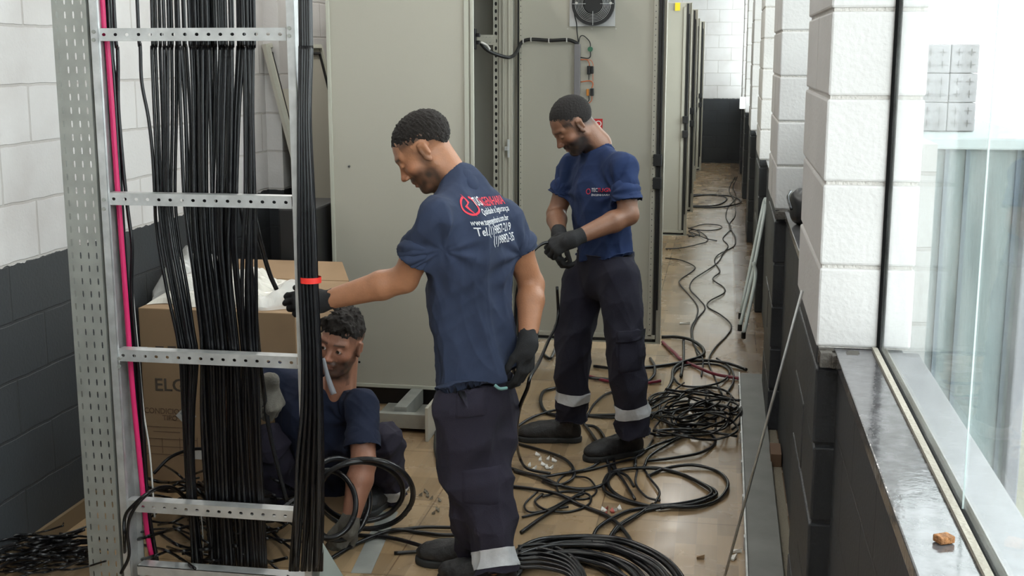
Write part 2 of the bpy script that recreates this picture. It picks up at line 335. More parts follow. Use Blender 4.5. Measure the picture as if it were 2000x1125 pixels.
# glass joint sealant
struct('trim_glass_joint', MB().box((.3827, 1.9192, HS), (.3853, 1.9208, ZC)), mat('clear_sealant', (.5, .56, .56), .3))
struct('trim_window_head', MB().box((XR, -.5, ZC - .2), (.455, YF, ZC)), M_pw)
# metal cover strip on the floor along the wall
bm_ = empty('floor_trunking', (.18, 2, 0), 'long grey steel cover plate lying on the floor along the right wall', 'trunking')
MB().box((.125, .5, .0), (.245, 6.7, .028)).build('cover', M_beam, bm_, bevel=.003)
MB().box((.118, .5, .0), (.1245, 6.7, .034)).build('edge_strip', M_galv, bm_)
for k in range(14): MB().box((.1135, .9 + k * .42, .0), (.1175, .93 + k * .42, .05)).build('edge_clip', M_galv, bm_)
struct('trim_debris_gap', MB().box((.246, .5, 0), (.285, 6.7, .004)), M_dirt)
tag(MB().box((.24, 5.2, 0), (.285, 5.36, .06)).build('wood_offcut', mat('wood_brown', (.15, .085, .05), .8)), 'small brown wood offcut at the foot of the second pillar', 'offcut')

# outside
struct('trim_outside_ground', MB().box((.5, -1, -.6), (9, 14, -.5)), M_groundo)
struct('wall_outside_pier', MB().box((.46, 3.35, -.5), (.545, 3.8, 1.52)), wall_mat('pier_outer', 0, bl=.8, white=(.36, .36, .35), dark=(.36, .36, .35)))
ot = empty('concrete_tank', (.95, 4.6, -.5), 'grey-green streaked concrete tank seen outside through the near window', 'tank')
tk = MB().box((.60, 3.9, -.5), (.90, 5.6, 1.47)); tk.build('body', M_conc, ot, bevel=.01)
MB().box((.57, 3.86, 1.47), (.945, 5.7, 1.505)).build('rim', mat('tank_rim', (.34, .38, .38), .8), ot, bevel=.006)
rb = MB()
for xx in (.655, .715, .86): rb.box((xx, 3.885, -.5), (xx + .012, 3.9, 1.47))
rb.build('rib', mat('tank_rib', (.09, .12, .14), .7), ot)
MB().box((.885, 3.84, -.5), (.925, 3.9, 1.5)).build('corner_post', mat('tank_post', (.22, .22, .24), .7, var=.2, vscale=10, stretch=(3, 3, .4)), ot, bevel=.006)
tag(MB().box((.955, 4.6, -.5), (3.4, 4.75, 1.42)).build('garden_wall', M_beige), 'beige rendered wall outside to the right of the concrete tank', 'wall')
tag(MB().box((1.12, 4.55, .65), (1.6, 4.598, 1.0)).build('wall_patch', mat('patch_green', (.14, .19, .17), .8, var=.3, vscale=20)), 'grey-green speckled patch fixed on the beige outside wall', 'panel')
def clay_block(x, y, z, lab):
    o = empty('hollow_block', (x, y, z), lab, 'brick', 'pale hollow blocks beyond the window')
    MB().box((x, y, z), (x + .085, y + .19, z + .09)).build('body', M_block, o, bevel=.004)
    h = MB()
    for a, b in ((.024, .026), (.062, .026), (.024, .065), (.062, .065)):
        for an in (0, math.pi / 2):
            dx, dz = math.cos(an) * .011, math.sin(an) * .011
            h.bar((x + a - dx, y - .001, z + b - dz), (x + a + dx, y - .001, z + b + dz), .002, .004, (0, 1, 0))
    h.build('cell_mark', mat('block_cell', (.2, .19, .19), .9), o)
for r_, rn in enumerate(('bottom', 'middle', 'top')):
    for c_, cn in enumerate(('left', 'right')):
        clay_block(.612 + c_ * .0865, 4.15, 1.507 + r_ * .0915, 'pale hollow clay block on the tank rim, %s row, %s one of the pair' % (rn, cn))
tag(MB().box((.50, 1.98, .70), (.72, 2.2, .78)).build('outdoor_brick', mat('brick_buff', (.26, .22, .17), .9, var=.2, vscale=30), bevel=.004), 'buff perforated brick outside below the near window, upper of two', 'brick')
tag(MB().box((.53, 1.7, .60), (.75, 1.97, .68)).build('outdoor_brick', MATS['brick_buff'], bevel=.004), 'buff brick outside below the near window, nearer and lower of two', 'brick')
tag(MB().box((.48, 1.6, -.5), (.8, 2.3, .6)).box((.5,1.98,.6),(.72,2.2,.7)).build('brick_stack', MATS['brick_buff']), 'buff brick stack outside carrying the loose bricks', 'brick stack')

# housings of the added fill lamps
for lx, ly in FILL_LAMPS:
    o = empty('added_ceiling_lamp', (lx, ly, 3.3), 'added white fill lamp on the corridor ceiling, unseen above the frame', 'lamp', 'added fill lamps')
    MB().box((lx - .15, ly - .62, 3.3), (lx + .15, ly + .62, 3.35)).build('housing', mat('lamp_white', (.8, .8, .8), .5), o)

#@@CABINETS
def holes_strip(x, y, z0, z1, n, r, th=.002):
    mb = MB(); a = np.linspace(0, 2 * math.pi, 8, endpoint=False)
    for z in np.linspace(z0, z1, n):
        V = [(x + r * math.cos(t), y, z + r * math.sin(t)) for t in a]; V += [(p[0], y + th, p[2]) for p in V]
        mb.add(V, [tuple(range(8))] + [(k, (k + 1) % 8, 8 + (k + 1) % 8, 8 + k) for k in range(8)])
    return mb
XF = -1.19; XB = -1.90; ZT = 2.25
def cab_door(parent, xh, xe, y, bot=.10, top=2.2, detail=True):
    """door opened square to the row: sheet at depth y from hinge xh to free edge xe"""
    d = MB().box((xh, y, bot), (xe, y + .025, top)).build('door', M_cab, parent, bevel=.004)
    fr = MB()
    for a, b in ((xh + .012, xh + .03), (xe - .075, xe - .05)): fr.box((a, y - .012, bot + .04), (b, y, top - .04))
    fr.box((xh + .012, y - .012, bot + .025), (xe - .03, y, bot + .05)); fr.build('stiffener', M_cab, d, bevel=.002)
    g = MB(); g.box((xe - .045, y - .010, bot + .012), (xe - .028, y, top - .01)); g.box((xh + .002, y - .010, bot + .012), (xh + .010, y, top - .01)); g.box((xh + .002, y - .010, bot + .008), (xe - .028, y, bot + .020))
    g.build('gasket', M_black, d)
    rm = MB().box((xe - .004, y - .025, bot), (xe, y + .0, top)); rm.box((xh, y - .02, bot - .0), (xe, y, bot + .006)); rm.build('edge_fold', M_cab, d)
    if detail:
        holes_strip(xh + .021, y - .0135, bot + .08, top - .06, 62, .0028).build('hole_row', M_black, d)
        holes_strip(xe - .0625, y - .0135, bot + .08, top - .06, 62, .0028).build('hole_row', M_black, d)
    for z in (1.13, 1.0): MB().box((xe - .06, y - .045, z), (xe - .012, y - .0, z + .065)).build('lock_box', M_black, d, bevel=.003)
    MB().tube([(xe - .022, y - .02, z) for z in np.linspace(.3, top - .1, 5)], .005).build('lock_rod', M_black, d)
    return d
def cabinet(y0, y1, label, open_door=None, xe=-.33, near=False, group=None, detail=False):
    c = empty('electrical_cabinet', ((XF + XB) / 2, (y0 + y1) / 2, 0), label, 'cabinet', group)
    t = .012
    MB().box((XB, y0, .1), (XF, y0 + t, ZT)).build('side_panel', M_cab, c, bevel=.004)
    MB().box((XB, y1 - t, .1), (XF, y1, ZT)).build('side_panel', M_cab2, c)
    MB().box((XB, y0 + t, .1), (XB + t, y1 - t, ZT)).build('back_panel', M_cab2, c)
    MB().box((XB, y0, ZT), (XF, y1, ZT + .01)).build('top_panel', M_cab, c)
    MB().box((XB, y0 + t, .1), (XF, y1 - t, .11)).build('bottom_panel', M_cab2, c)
    pl = MB().box((XB + .02, y0 + .04, 0), (XB + .08, y1 - .02, .1)).box((XF - .08, y0 + .04, 0), (XF - .02, y1 - .02, .1)).box((XB + .02, y0 + .3, 0), (XF - .02, y0 + .34, .1))
    pl.box((XB + .04, y0 + .05, 0), (XF - .04, y1 - .03, .095)); pl.build('plinth_with_shade', M_black, c)  # this box fills the plinth black, standing in for under-cabinet shade
    if open_door is None:
        d = MB().box((XF, y0 + .004, .1), (XF + .02, y1 - .004, ZT)).build('door', M_cab, c, bevel=.004)
    else: cab_door(c, XF + .02, xe, open_door, detail=detail)
    return c
c1 = cabinet(5.83, 7.03, 'beige electrical cabinet nearest the camera with plain side panel and fan door open', 7.03, -.33, detail=True)
# near side: folded edge strips and keyhole
e = MB(); e.box((XF - .035, 5.818, .1), (XF - .012, 5.83, ZT)); e.box((XF - .004, 5.815, .1), (XF + .012, 5.83, ZT)); e.box((XB, 5.820, .1), (XB + .018, 5.83, ZT)); e.box((XB + .018, 5.82, .1), (XF - .035, 5.83, .118))
e.build('edge_fold', mat('cabinet_light', (.47, .47, .40), .4), c1, bevel=.002)
kp = at(682, 325, 5.83)
MB().tube([kp + [0, .0, 0], kp + [0, -.004, 0]], .007, 12).build('key_lock', mat('lock_metal', (.25, .25, .24), .4, metal=.6), c1)
MB().tube([kp + [0, -.003, 0], kp + [0, -.0055, 0]], .003, 8).build('key_slot', M_black, c1)
hh = MB()
for px, py, r_ in ((702, 707, .006), (694, 706, .0025)):
    k_ = at(px, py, 5.83); hh.tube([k_, k_ + [0, -.002, 0]], r_, 10)
hh.build('vent_hole', M_black, c1)
# interior rails near the open side
fr = MB().box((XF - .02, 7.0, .1), (XF - .005, 7.02, ZT)).box((XF - .05, 6.88, .1), (XF - .03, 7.01, ZT)).box((XF - .035, 5.845, .1), (XF - .01, 5.87, ZT))
fr.build('frame_rail', M_cab, c1)
x965 = at(970, 300, 6.85)[0]
MB().perf((x965 - .018, 6.85, .12), (1, 0, 0), (0, 0, 1), 1, 52, .03, .04, .0075, .011, .003).build('perforated_rail', M_cab, c1)
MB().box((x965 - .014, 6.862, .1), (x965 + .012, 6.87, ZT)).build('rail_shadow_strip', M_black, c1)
ip = MB().box((x965 + .016, 6.84, .1), (at(1000, 300, 6.84)[0], 6.86, ZT)); ip.box((x965 + .04, 6.825, .1), (x965 + .048, 6.84, ZT)); ip.box((x965 + .07, 6.83, .1), (x965 + .075, 6.84, ZT)); ip.build('inner_panel', M_cab, c1)
a_ = at(932, 68, 6.7); b_ = at(968, 88, 6.7)
MB().perf((a_[0], 6.70, b_[2]), (1, 0, 0), (0, 0, 1), 5, 2, (b_[0] - a_[0]) / 5, (a_[2] - b_[2]) / 2, .0025, .0025, .01).build('bracket', M_cab, c1)
q = at(926, 76, 6.6); MB().box((q[0] - .012, 6.6, q[2] - .055), (q[0] + .008, 6.64, q[2] + .055)).box((q[0] + .008, 6.6, q[2] - .03), (q[0] + .03, 6.63, q[2] - .008)).box((q[0] + .008, 6.6, q[2] + .01), (q[0] + .03, 6.63, q[2] + .03)).build('terminal_plug', M_black, c1, bevel=.004)
hg = at(993, 290, 6.82); MB().box((hg[0] - .006, 6.81, hg[2] - .05), (hg[0] + .006, 6.825, hg[2] + .05)).box((hg[0] - .02, 6.805, hg[2] - .012), (hg[0] + .0, 6.82, hg[2] + .012)).build('latch', M_galv, c1, bevel=.002)
YD = 7.018
cable('loom', [at(938, 84, 6.62), at(952, 98, 6.66), at(975, 108, 6.74), at(995, 112, 6.79), at(1008, 103, 6.9), at(1018, 84, YD - .03), at(1035, 77, YD - .02), at(1075, 79, YD - .02), at(1110, 78, YD - .02), at(1130, 86, YD - .02)], .010, M_black, None, parent=c1)
wh = MB(); wh.tube(spline([at(938, 82, 6.6), at(950, 88, 6.62), at(957, 97, 6.63)]), .006); wh.build('white_core', M_white, c1, smooth=True)
tm = MB()
for px, py in ((1037, 77), (1072, 79), (1107, 78), (1022, 80)):
    k_ = at(px, py, YD - .03); tm.box(k_ - [.0025, .012, .013], k_ + [.0025, .02, .013])
tm.build('cable_tie', M_white, c1)
a_ = at(1123, 86, YD); b_ = at(1133, 207, YD)
MB().box((a_[0], YD - .03, b_[2]), (b_[0], YD, a_[2])).build('wire_duct', mat('duct_grey', (.20, .19, .20), .5), c1, bevel=.002)
# fan
fc = at(1160, 8, YD); px2 = 7.03 / 2415
fan = MB().box((at(1113, 0, YD)[0], YD - .012, at(1113, 52, YD)[2]), (at(1202, 0, YD)[0], YD, fc[2] + .14)).build('fan_plate', M_alu if False else mat('plate_grey', (.5, .5, .5), .4, metal=.3), c1, bevel=.002)
def ring(c, y0, y1, r0, r1, n=40):
    mb = MB(); a = np.linspace(0, 2 * math.pi, n, endpoint=False); V = []
    for (rr, yy) in ((r0, y0), (r1, y0), (r1, y1), (r0, y1)): V += [(c[0] + rr * math.cos(t), yy, c[2] + rr * math.sin(t)) for t in a]
    f = []
    for k in range(n):
        l = (k + 1) % n
        for s_ in range(4): f.append((s_ * n + k, s_ * n + l, ((s_ + 1) % 4) * n + l, ((s_ + 1) % 4) * n + k))
    return mb.add(V, f)
R_ = .118
ring(fc, YD - .05, YD - .012, R_ - .022, R_).build('fan_housing', M_black, fan, smooth=False)
fb = MB().tube([(fc[0], YD - .045, fc[2]), (fc[0], YD - .013, fc[2])], .052, 24).tube([(fc[0], YD - .016, fc[2]), (fc[0], YD - .013, fc[2])], .1, 32)
for k in range(7):
    a0 = k * 2 * math.pi / 7
    P = [(fc[0] + rr * math.cos(a0 + s_), YD - dd, fc[2] + rr * math.sin(a0 + s_)) for rr, s_, dd in ((.045, 0, .042), (.1, .15, .042), (.1, .75, .016), (.045, .6, .016))]
    fb.add(P, [(0, 1, 2, 3), (3, 2, 1, 0)])
fb.build('fan_rotor', M_black, fan)
gr = MB()
for rr in (.058, .066, .074, .082, .09, .098): 
    t = np.linspace(0, 2 * math.pi, 41); gr.tube([(fc[0] + rr * math.cos(a), YD - .055, fc[2] + rr * math.sin(a)) for a in t], .0012, 5, cap=False)
for a in np.arange(4) * math.pi / 2 + math.pi / 4 * 0: gr.tube([(fc[0] + .04 * math.cos(a), YD - .056, fc[2] + .04 * math.sin(a)), (fc[0] + .115 * math.cos(a), YD - .052, fc[2] + .115 * math.sin(a))], .0015, 5)
gr.build('finger_guard', M_galv, fan)
sc_ = MB()
for px, py in ((1126, 6), (1193, 6)): k_ = at(px, py, YD - .055); sc_.tube([k_ + [0, .02, 0], k_ + [0, -.004, 0]], .007, 10)
for px in (1109, 1156, 1203):
    k_ = at(px, 56, YD); sc_.tube([k_ + [0, .002, 0], k_ + [0, -.006, 0]], .004, 8)
sc_.build('screw', M_white, fan)
def wire(P, r, m, nm='wire'): cable(nm, [at(x, y, YD - .012) for x, y in P], r, m, None, parent=c1, n=6, sides=6)
M_wo = mat('wire_orange', (.55, .13, .04), .5)
wire([(1124, 12), (1122, 27), (1126, 45), (1127, 62), (1130, 84)], .0035, M_black)
wire([(1130, 86), (1133, 72), (1140, 70), (1150, 79), (1153, 86), (1153, 92)], .003, M_black)
wire([(1153, 100), (1153, 110), (1148, 114), (1134, 112)], .003, M_black)
wire([(1134, 117), (1146, 117), (1151, 124), (1151, 130)], .0025, M_wo)
wire([(1134, 116), (1152, 117), (1158, 125), (1158, 140), (1158, 158)], .0018, M_wo)
wire([(1150, 144), (1150, 156)], .0025, M_black)
wire([(1134, 160), (1152, 158), (1158, 163), (1156, 172)], .0035, M_wo)
wire([(1150, 186), (1150, 196), (1143, 201), (1135, 201)], .0025, M_black)
wire([(1156, 186), (1155, 197), (1146, 203), (1136, 202)], .0022, M_wo)
k_ = at(1153, 96, YD - .01); MB().tube([k_ + [0, .01, 0], k_ + [0, -.015, 0]], .014, 14).build('push_button', mat('button_green', (.03, .13, .07), .4), c1)
k_ = at(1153, 137, YD - .01); MB().box(k_ - [.017, .02, .024], k_ + [.002, .01, .024]).box(k_ - [-.004, .02, .020], k_ + [.018, .01, .022]).build('contact_block', M_black, c1, bevel=.003)
k_ = at(1150, 180, YD - .01); MB().box(k_ - [.012, .02, .02], k_ + [.002, .01, .018]).build('lamp_block', mat('amber', (.6, .22, .03), .4), c1, bevel=.003)
k_ = at(1156, 180, YD - .01); MB().box(k_ - [.008, .021, .021], k_ + [.011, .01, .021]).build('contact_block', M_black, c1, bevel=.003)
a_ = at(1112, 252, YD); b_ = at(1177, 232, YD)
sg = MB().box((a_[0], YD - .003, a_[2] - .03), (b_[0], YD, b_[2])).build('warning_sign', mat('sign_red', (.62, .03, .03), .5), c1)
tm_ = text_obj('sign_text', '\u00c3O', mat('sign_white', (.85, .83, .8), .5), .048, face_cam_matrix((at(1151, 248, YD)[0], YD - .0035, at(1151, 247, YD)[2])), sg)
MB().box((a_[0] + .004, YD - .0045, a_[2] - .027), (b_[0] - .004, YD - .003, a_[2] - .002)).build('sign_border', MATS['sign_white'], sg)
# row behind
GC = 'beige cabinets in the row'
cabinet(7.045, 9.2, 'beige electrical cabinet hidden just behind the open fan door', group=None)
c3 = cabinet(9.215, 11.4, 'beige electrical cabinet whose open door carries the yellow sticker', 11.42, -.318)
cabinet(11.46, 13.15, 'beige electrical cabinet, third open door along the aisle', 13.18, -.306)
cabinet(13.22, 16.45, 'long beige electrical cabinet, second last open door in the aisle', 16.5, -.355)
cabinet(16.55, 18.0, 'beige electrical cabinet at the far end of the row', 18.0, -.318)
k_ = at(1324, 13, 11.4); MB().box(k_ - [.025, .003, .035], k_ + [.02, .0, .035]).build('sticker', mat('yellow', (.85, .65, .02), .5), c3)
# support frame below the first cabinet
sf = empty('cabinet_base_frame', (-1.3, 5.6, 0), 'galvanised steel base channel sticking out under the beige cabinet', 'channel')
a = fl(772, 880); b = fl(842, 886)
MB().box((-1.62, 5.42, .02), (-1.30, 5.46, .09)).box((-1.62, 5.46, .02), (-1.30, 5.80, .03)).build('channel', M_galv2, sf, bevel=.002)
MB().box((-1.31, 5.30, 0), (-1.295, 5.78, .16)).build('end_plate', M_cab, sf, bevel=.002)
MB().box((-1.5, 5.47, .035), (-1.44, 5.8, .11)).build('cross_piece', M_galv2, sf, bevel=.002)
# leaning cabinet door at the left wall
ld = empty('loose_cabinet_door', (-1.95, 6.75, 0), 'loose beige cabinet door with black gasket leaning on the left wall', 'door panel')
def lq(P, th): 
    P = np.array(P, float); n = np.cross(P[1] - P[0], P[3] - P[0]); n /= np.linalg.norm(n); return MB().add(np.vstack([P, P - n * th]), [(0, 1, 2, 3), (7, 6, 5, 4), (0, 4, 5, 1), (1, 5, 6, 2), (2, 6, 7, 3), (3, 7, 4, 0)])
Tn = wx(515, 78, -2.36); Tf = wx(622, 84, -2.36); y0, y1 = Tn[1], Tf[1]
A = np.array([-1.93, y0, .0]); B = np.array([-1.93, y1, .0]); Cq = np.array([-2.355, y1, 1.80]); D = np.array([-2.355, y0, 1.80])
lq([A, B, Cq, D], .018).build('sheet', M_cab, ld)
def inset(t, o=.0):
    c = (A + B + Cq + D) / 4; u = (B - A); u /= np.linalg.norm(u); v = (D - A); v /= np.linalg.norm(v); n = np.cross(u, v)
    return [A + u * t + v * t + n * o, B - u * t + v * t + n * o, Cq - u * t - v * t + n * o, D + u * t - v * t + n * o]
gm = MB(); I = inset(.05, .006); 
for i in range(4): gm.bar(I[i], I[(i + 1) % 4], .012, .012, (1, 0, .3))
gm.build('gasket', M_black, ld)
gm = MB(); I = inset(.012, .008)
for i in range(4): gm.bar(I[i], I[(i + 1) % 4], .022, .02, (1, 0, .3))
gm.build('rim', mat('cabinet_light', (.47, .47, .40), .4), ld)

#@@LADDER
YL = 3.55
lad = empty('cable_ladder', (-1.6, YL, 0), 'galvanised cable ladder standing upright in the left foreground', 'cable ladder')
xl0 = at(172, 10, YL)[0]; xl1 = at(185, 72, YL)[0]; xr0 = at(548, 58, YL)[0]; xr1 = at(578, 58, YL)[0]
def stile(x, s):
    m = MB(); z1 = 3.2
    m.box((x - .002, YL, 0), (x + .002, YL + .10, z1)); m.box((min(x, x + s * .022), YL - .002, 0), (max(x, x + s * .022), YL + .002, z1)); m.box((min(x, x + s * .022), YL + .098, 0), (max(x, x + s * .022), YL + .102, z1))
    m.box((min(x + s * .02, x + s * .022), YL, 0), (max(x + s * .02, x + s * .022), YL + .014, z1)); return m
stile(xl0 + .004, 1).build('stile', M_galv, lad)
stile(xr1 - .006, -1).build('stile', M_galv, lad)
print('ladder', xl0, xr0, xr1)
RZ = [.305, .81, 1.31, 1.81, 2.31, 2.81]
for z in RZ:
    m = MB(); x0 = xl0 + .02; L = xr0 + .012 - x0; n = 16
    m.perf((x0, YL + .012, z - .02), (1, 0, 0), (0, 0, 1), n, 1, L / n, .034, .0062, .005, .002)
    m.box((x0, YL + .012, z + .014), (x0 + L, YL + .055, z + .016)); m.box((x0, YL + .012, z - .022), (x0 + L, YL + .055, z - .020))
    m.build('rung', M_galv, lad)
MB().box((xl0 + .05, YL + .0, .10), (xr0 + .02, YL + .05, .102)).box((xl0 + .05, YL, .07), (xr0 + .02, YL + .002, .102)).build('rung', M_galv, lad)
for px, py in ((565, 55), (565, 70), (183, 62), (183, 78), (203, 390), (203, 408), (233, 700), (233, 716)):
    k_ = at(px, py, YL - .003); MB().tube([k_ + [0, .003, 0], k_ + [0, -.004, 0]], .006, 8).build('bolt', M_galv2, lad)
# perforated tray
tr = empty('perforated_cable_tray', (-1.95, YL, 0), 'upright perforated steel cable tray left of the ladder', 'cable tray')
tx0 = at(101, 10, YL)[0]; tx1 = at(166, 10, YL)[0]
MB().perf((tx0, YL, .0), (1, 0, 0), (0, 0, 1), 4, 78, (tx1 - tx0) / 4, .041, .0030, .0105, .0015).build('web', M_galv2, tr)
MB().box((tx1, YL, 0), (tx1 + .002, YL + .05, 3.2)).box((tx0 - .002, YL, 0), (tx0, YL + .05, 3.2)).build('flange', M_galv2, tr)
# conduit behind the stile
def hang(name, P, r, m, label, group, cat='cable', Y=YL + .07, top=3.15, parent=None):
    """cable hanging down the ladder through the listed image heights"""
    pts = [at(x, y, Y + dy) for x, y, dy in P]
    d = pts[0] - pts[1]; pts.insert(0, np.array([pts[0][0] + .02, pts[0][1], top]))
    return cable(name, pts, r, m, label, cat, group, n=6, sides=7)
hang('pink_cable', [(200, 0, 0), (209, 80, 0), (218, 200, 0), (226, 320, 0), (236, 450, 0), (247, 600, 0), (259, 760, 0), (273, 900, 0), (286, 1030, 0), (296, 1085, 0.02)], .0088, M_pink, 'bright pink cable running down inside the left ladder stile', None)
hang('black_cable', [(211, 0, .02), (222, 150, .02), (232, 320, .02), (243, 500, .02), (257, 700, .02), (268, 850, .02), (282, 980, .03), (300, 1100, .04)], .009, M_cable, 'black cable lying right beside the bright pink cable', None)
hang('black_cable', [(222, 0, .02), (230, 100, .02), (231, 200, .02), (236, 270, .02), (243, 350, .02), (251, 420, .02), (258, 480, .02), (257, 560, .02), (262, 640, .02), (272, 740, .02), (280, 850, .02), (290, 990, .02), (310, 1110, .03)], .0062, M_cable, 'wavy single black cable one finger right of the pink cable', None)
hang('black_cable', [(268, 0, .01), (274, 90, .01), (277, 160, .01), (290, 230, .01), (298, 300, .01), (302, 370, .01), (306, 450, .02), (325, 560, .02), (350, 680, .02), (358, 800, .02), (366, 950, .02), (380, 1100, .02)], .0058, M_cable, 'leftmost black cable of the main hanging curtain', None)
cable('white_wire', [at(258, 560, YL + .12), at(270, 690, YL + .12), at(280, 800, YL + .12), at(292, 880, YL + .12), at(300, 980, YL + .12), at(302, 1010, YL + .12)], .003, M_white, 'thin pale wire hanging beside the pink cable', 'wire')
# curtain of cables: (x at listed heights)
HY = [0, 100, 230, 380, 470, 560, 640, 700, 800, 900, 1000, 1115]
ORD = ['leftmost', 'second', 'third', 'fourth', 'fifth', 'sixth', 'seventh']
def interp_bundle(n, L, Rr, r, depth, nm, label, group, wob=4, ords=False):
    for i in range(n):
        t = (i + .5) / n; ph = random.random() * 6; off = random.uniform(-wob * .3, wob * .3); dy = random.uniform(*depth); fr_ = random.uniform(.006, .012); P = []
        for y, a, b in zip(HY, L, Rr):
            x = a + (b - a) * t + off + wob * .45 * math.sin(y * fr_ + ph); P.append((x, y, dy + .004 * math.sin(y * .008 + ph)))
        hang(nm, P, r * random.uniform(.92, 1.08), M_cable, label if not ords else (label + (', ' + ORD[i] + ' of them' if i == 0 else ', ' + ORD[i] + ' from its left')), group)
interp_bundle(7, [292, 294, 300, 306, 315, 332, 348, 358, 362, 366, 370, 376], [348, 348, 346, 343, 352, 368, 380, 388, 380, 378, 384, 396], .0056, (.0, .035), 'black_cable',
              'black cable in the left strand of the hanging curtain', 'left strand of hanging cables', 3, True)
interp_bundle(34, [340, 345, 352, 358, 366, 378, 388, 392, 394, 398, 404, 412], [474, 474, 470, 466, 462, 466, 474, 480, 484, 488, 492, 498], .0058, (.0, .07), 'black_cable',
              'black cable in the dense middle strand of the hanging curtain', 'middle strand of hanging cables', 6)
interp_bundle(5, [470, 474, 478, 480, 474, 470, 472, 478, 486, 492, 498, 502], [496, 496, 496, 498, 500, 502, 504, 506, 508, 510, 514, 520], .0062, (.0, .04), 'black_cable',
              'black cable in the right strand of the hanging curtain', 'right strand of hanging cables', 3, True)
# bundle tied outside the right stile, in front of the rungs
EB_L = [584, 584, 583, 582, 582, 584, 588, 590, 588, 578, 570, 560]; EB_R = [607, 609, 606, 613, 617, 620, 624, 627, 630, 632, 632, 630]
for i in range(15):
    t = (i + .5) / 15; ph = random.random() * 6; ly = i % 3; P = []
    sw = 1 if i % 5 == 0 else 0
    for y, a, b in zip(HY, EB_L, EB_R):
        tt = t if not sw else (t + .5 * math.sin(y * .004 + ph)) % 1 * .0 + min(max(t + .3 * math.sin(y * .0045 + ph), .05), .95)
        P.append((a + (b - a) * tt, y, -.09 + .016 * ly + .004 * math.sin(y * .01 + ph)))
    hang('black_cable', P, .0062, M_cable if i % 4 else M_cable2, 'black cable in the taped bundle outside the right stile', 'taped cable bundle')
k_ = at(606, 546, YL); tp = MB(); cx, cz = at(606, 546, YL + .0)[0], k_[2]
V = []; n_ = 20
for zz in (-.009, .009):
    for a in np.linspace(0, 2 * math.pi, n_, endpoint=False): V.append((cx + .034 * math.cos(a), YL + .0 + .03 * math.sin(a), cz + zz))
o = MB().add(V, [(k, (k + 1) % n_, n_ + (k + 1) % n_, n_ + k) for k in range(n_)]).build('red_tape_band', M_tape, smooth=True); tag(o, 'red tape band around the cable bundle on the right stile', 'tape')
# arching cables in front of left stile foot
cable('black_cable', [fl(246, 1118), at(243, 1060, 3.5), at(244, 1010, 3.5), at(262, 985, 3.48), at(290, 962, 3.5), at(315, 951, 3.6), at(340, 953, 3.75), at(365, 975, 3.9), at(385, 1010, 4.0)], .0055, M_cable, 'black cable arching over the lowest drilled rung', group=None)
cable('black_cable', [at(236, 1120, 3.5), at(252, 1085, 3.5), at(249, 1040, 3.49), at(256, 1005, 3.48), at(280, 972, 3.5), at(310, 955, 3.62), at(345, 958, 3.8), at(380, 1000, 4.0)], .0055, M_cable, 'second black cable arching around the left stile foot', group=None)
cable('black_cable', [at(300, 925, 4.0), at(330, 895, 4.05), at(365, 880, 4.05), at(400, 878, 4.0), at(420, 900, 4.0)], .006, M_cable, 'black cable arching across the cardboard box front', group=None)
cable('black_cable', [at(493, 400, YL + .16), at(508, 470, YL + .18), at(525, 530, 3.78), at(540, 565, 3.8)], .008, M_cable2, 'black cable pulled taut by the gloved hand at the ladder', group=None)
cable('black_cable', [at(470, 405, YL + .16), at(487, 500, YL + .16), at(498, 600, 3.75), at(507, 700, 3.85), at(515, 760, 3.98), at(528, 850, 4.0), at(560, 980, 4.0)], .008, M_cable2, 'black cable held by the crouching man behind the ladder', group=None)
for P, l in (([(392, 1000), (396, 1040), (397, 1085)], 'left'), ([(519, 1010), (510, 1040), (512, 1070)], 'right')):
    cable('white_wire', [at(x, y, YL + .14) for x, y in P], .0018, M_white, 'thin white wire end dangling below the lowest rung, %s one' % l, 'wire')

#@@BOX
bx = empty('cardboard_box', (-1.95, 5.0, 0), 'large brown cardboard carton against the left wall behind the ladder', 'box')
BX0, BX1, BY0, BY1, BZ = -2.33, -1.66, 4.60, 5.32, .735
MB().box((BX0, BY0, 0), (BX1, BY1, BZ)).build('carton', M_card, bx, bevel=.004)
lq([(BX0 - .0, BY1, BZ + .002), (BX1, BY1, BZ + .002), (BX1 - .10, BY1 + .22, BZ + .05), (BX0, BY1 + .22, BZ + .05)], .005).build('flap', M_card, bx)
def box_text(s, x, y, size, nm='print', m=M_ink, sq=1): 
    p = at(x, y, BY0); return text_obj(nm, s, m, size, face_cam_matrix((p[0], BY0 - .0015, p[2])), bx, squash=sq)
box_text('ELG', 302, 762, .075, sq=1.05)
box_text('CONDICION', 282, 806, .034, m=mat('print_brown', (.17, .10, .06), .8), sq=.9)
box_text('TIPO', 318, 820, .030, m=MATS['print_brown'])
ln = MB()
for y_, x0_, x1_ in ((832, 283, 360), (842, 300, 352), (870, 283, 385), (885, 283, 385), (855, 283, 385)):
    p0 = at(x0_, y_, BY0); p1 = at(x1_, y_, BY0); ln.box((p0[0], BY0 - .002, p0[2] - .001), (p1[0], BY0 - .0005, p0[2] + .0015))
for x_ in (283, 317, 351, 385): p0 = at(x_, 855, BY0); p1 = at(x_, 885, BY0); ln.box((p0[0] - .001, BY0 - .002, p1[2]), (p0[0] + .001, BY0 - .0005, p0[2]))
ln.build('print_line', MATS['print_brown'], bx)
hz_ = MB()
for x_ in (304, 328, 352): p0 = at(x_, 684, BY0); hz_.box((p0[0], BY0 - .0015, p0[2] - .02), (p0[0] + .036, BY0, p0[2] + .018))
hz_.build('handling_mark', M_ink, bx)
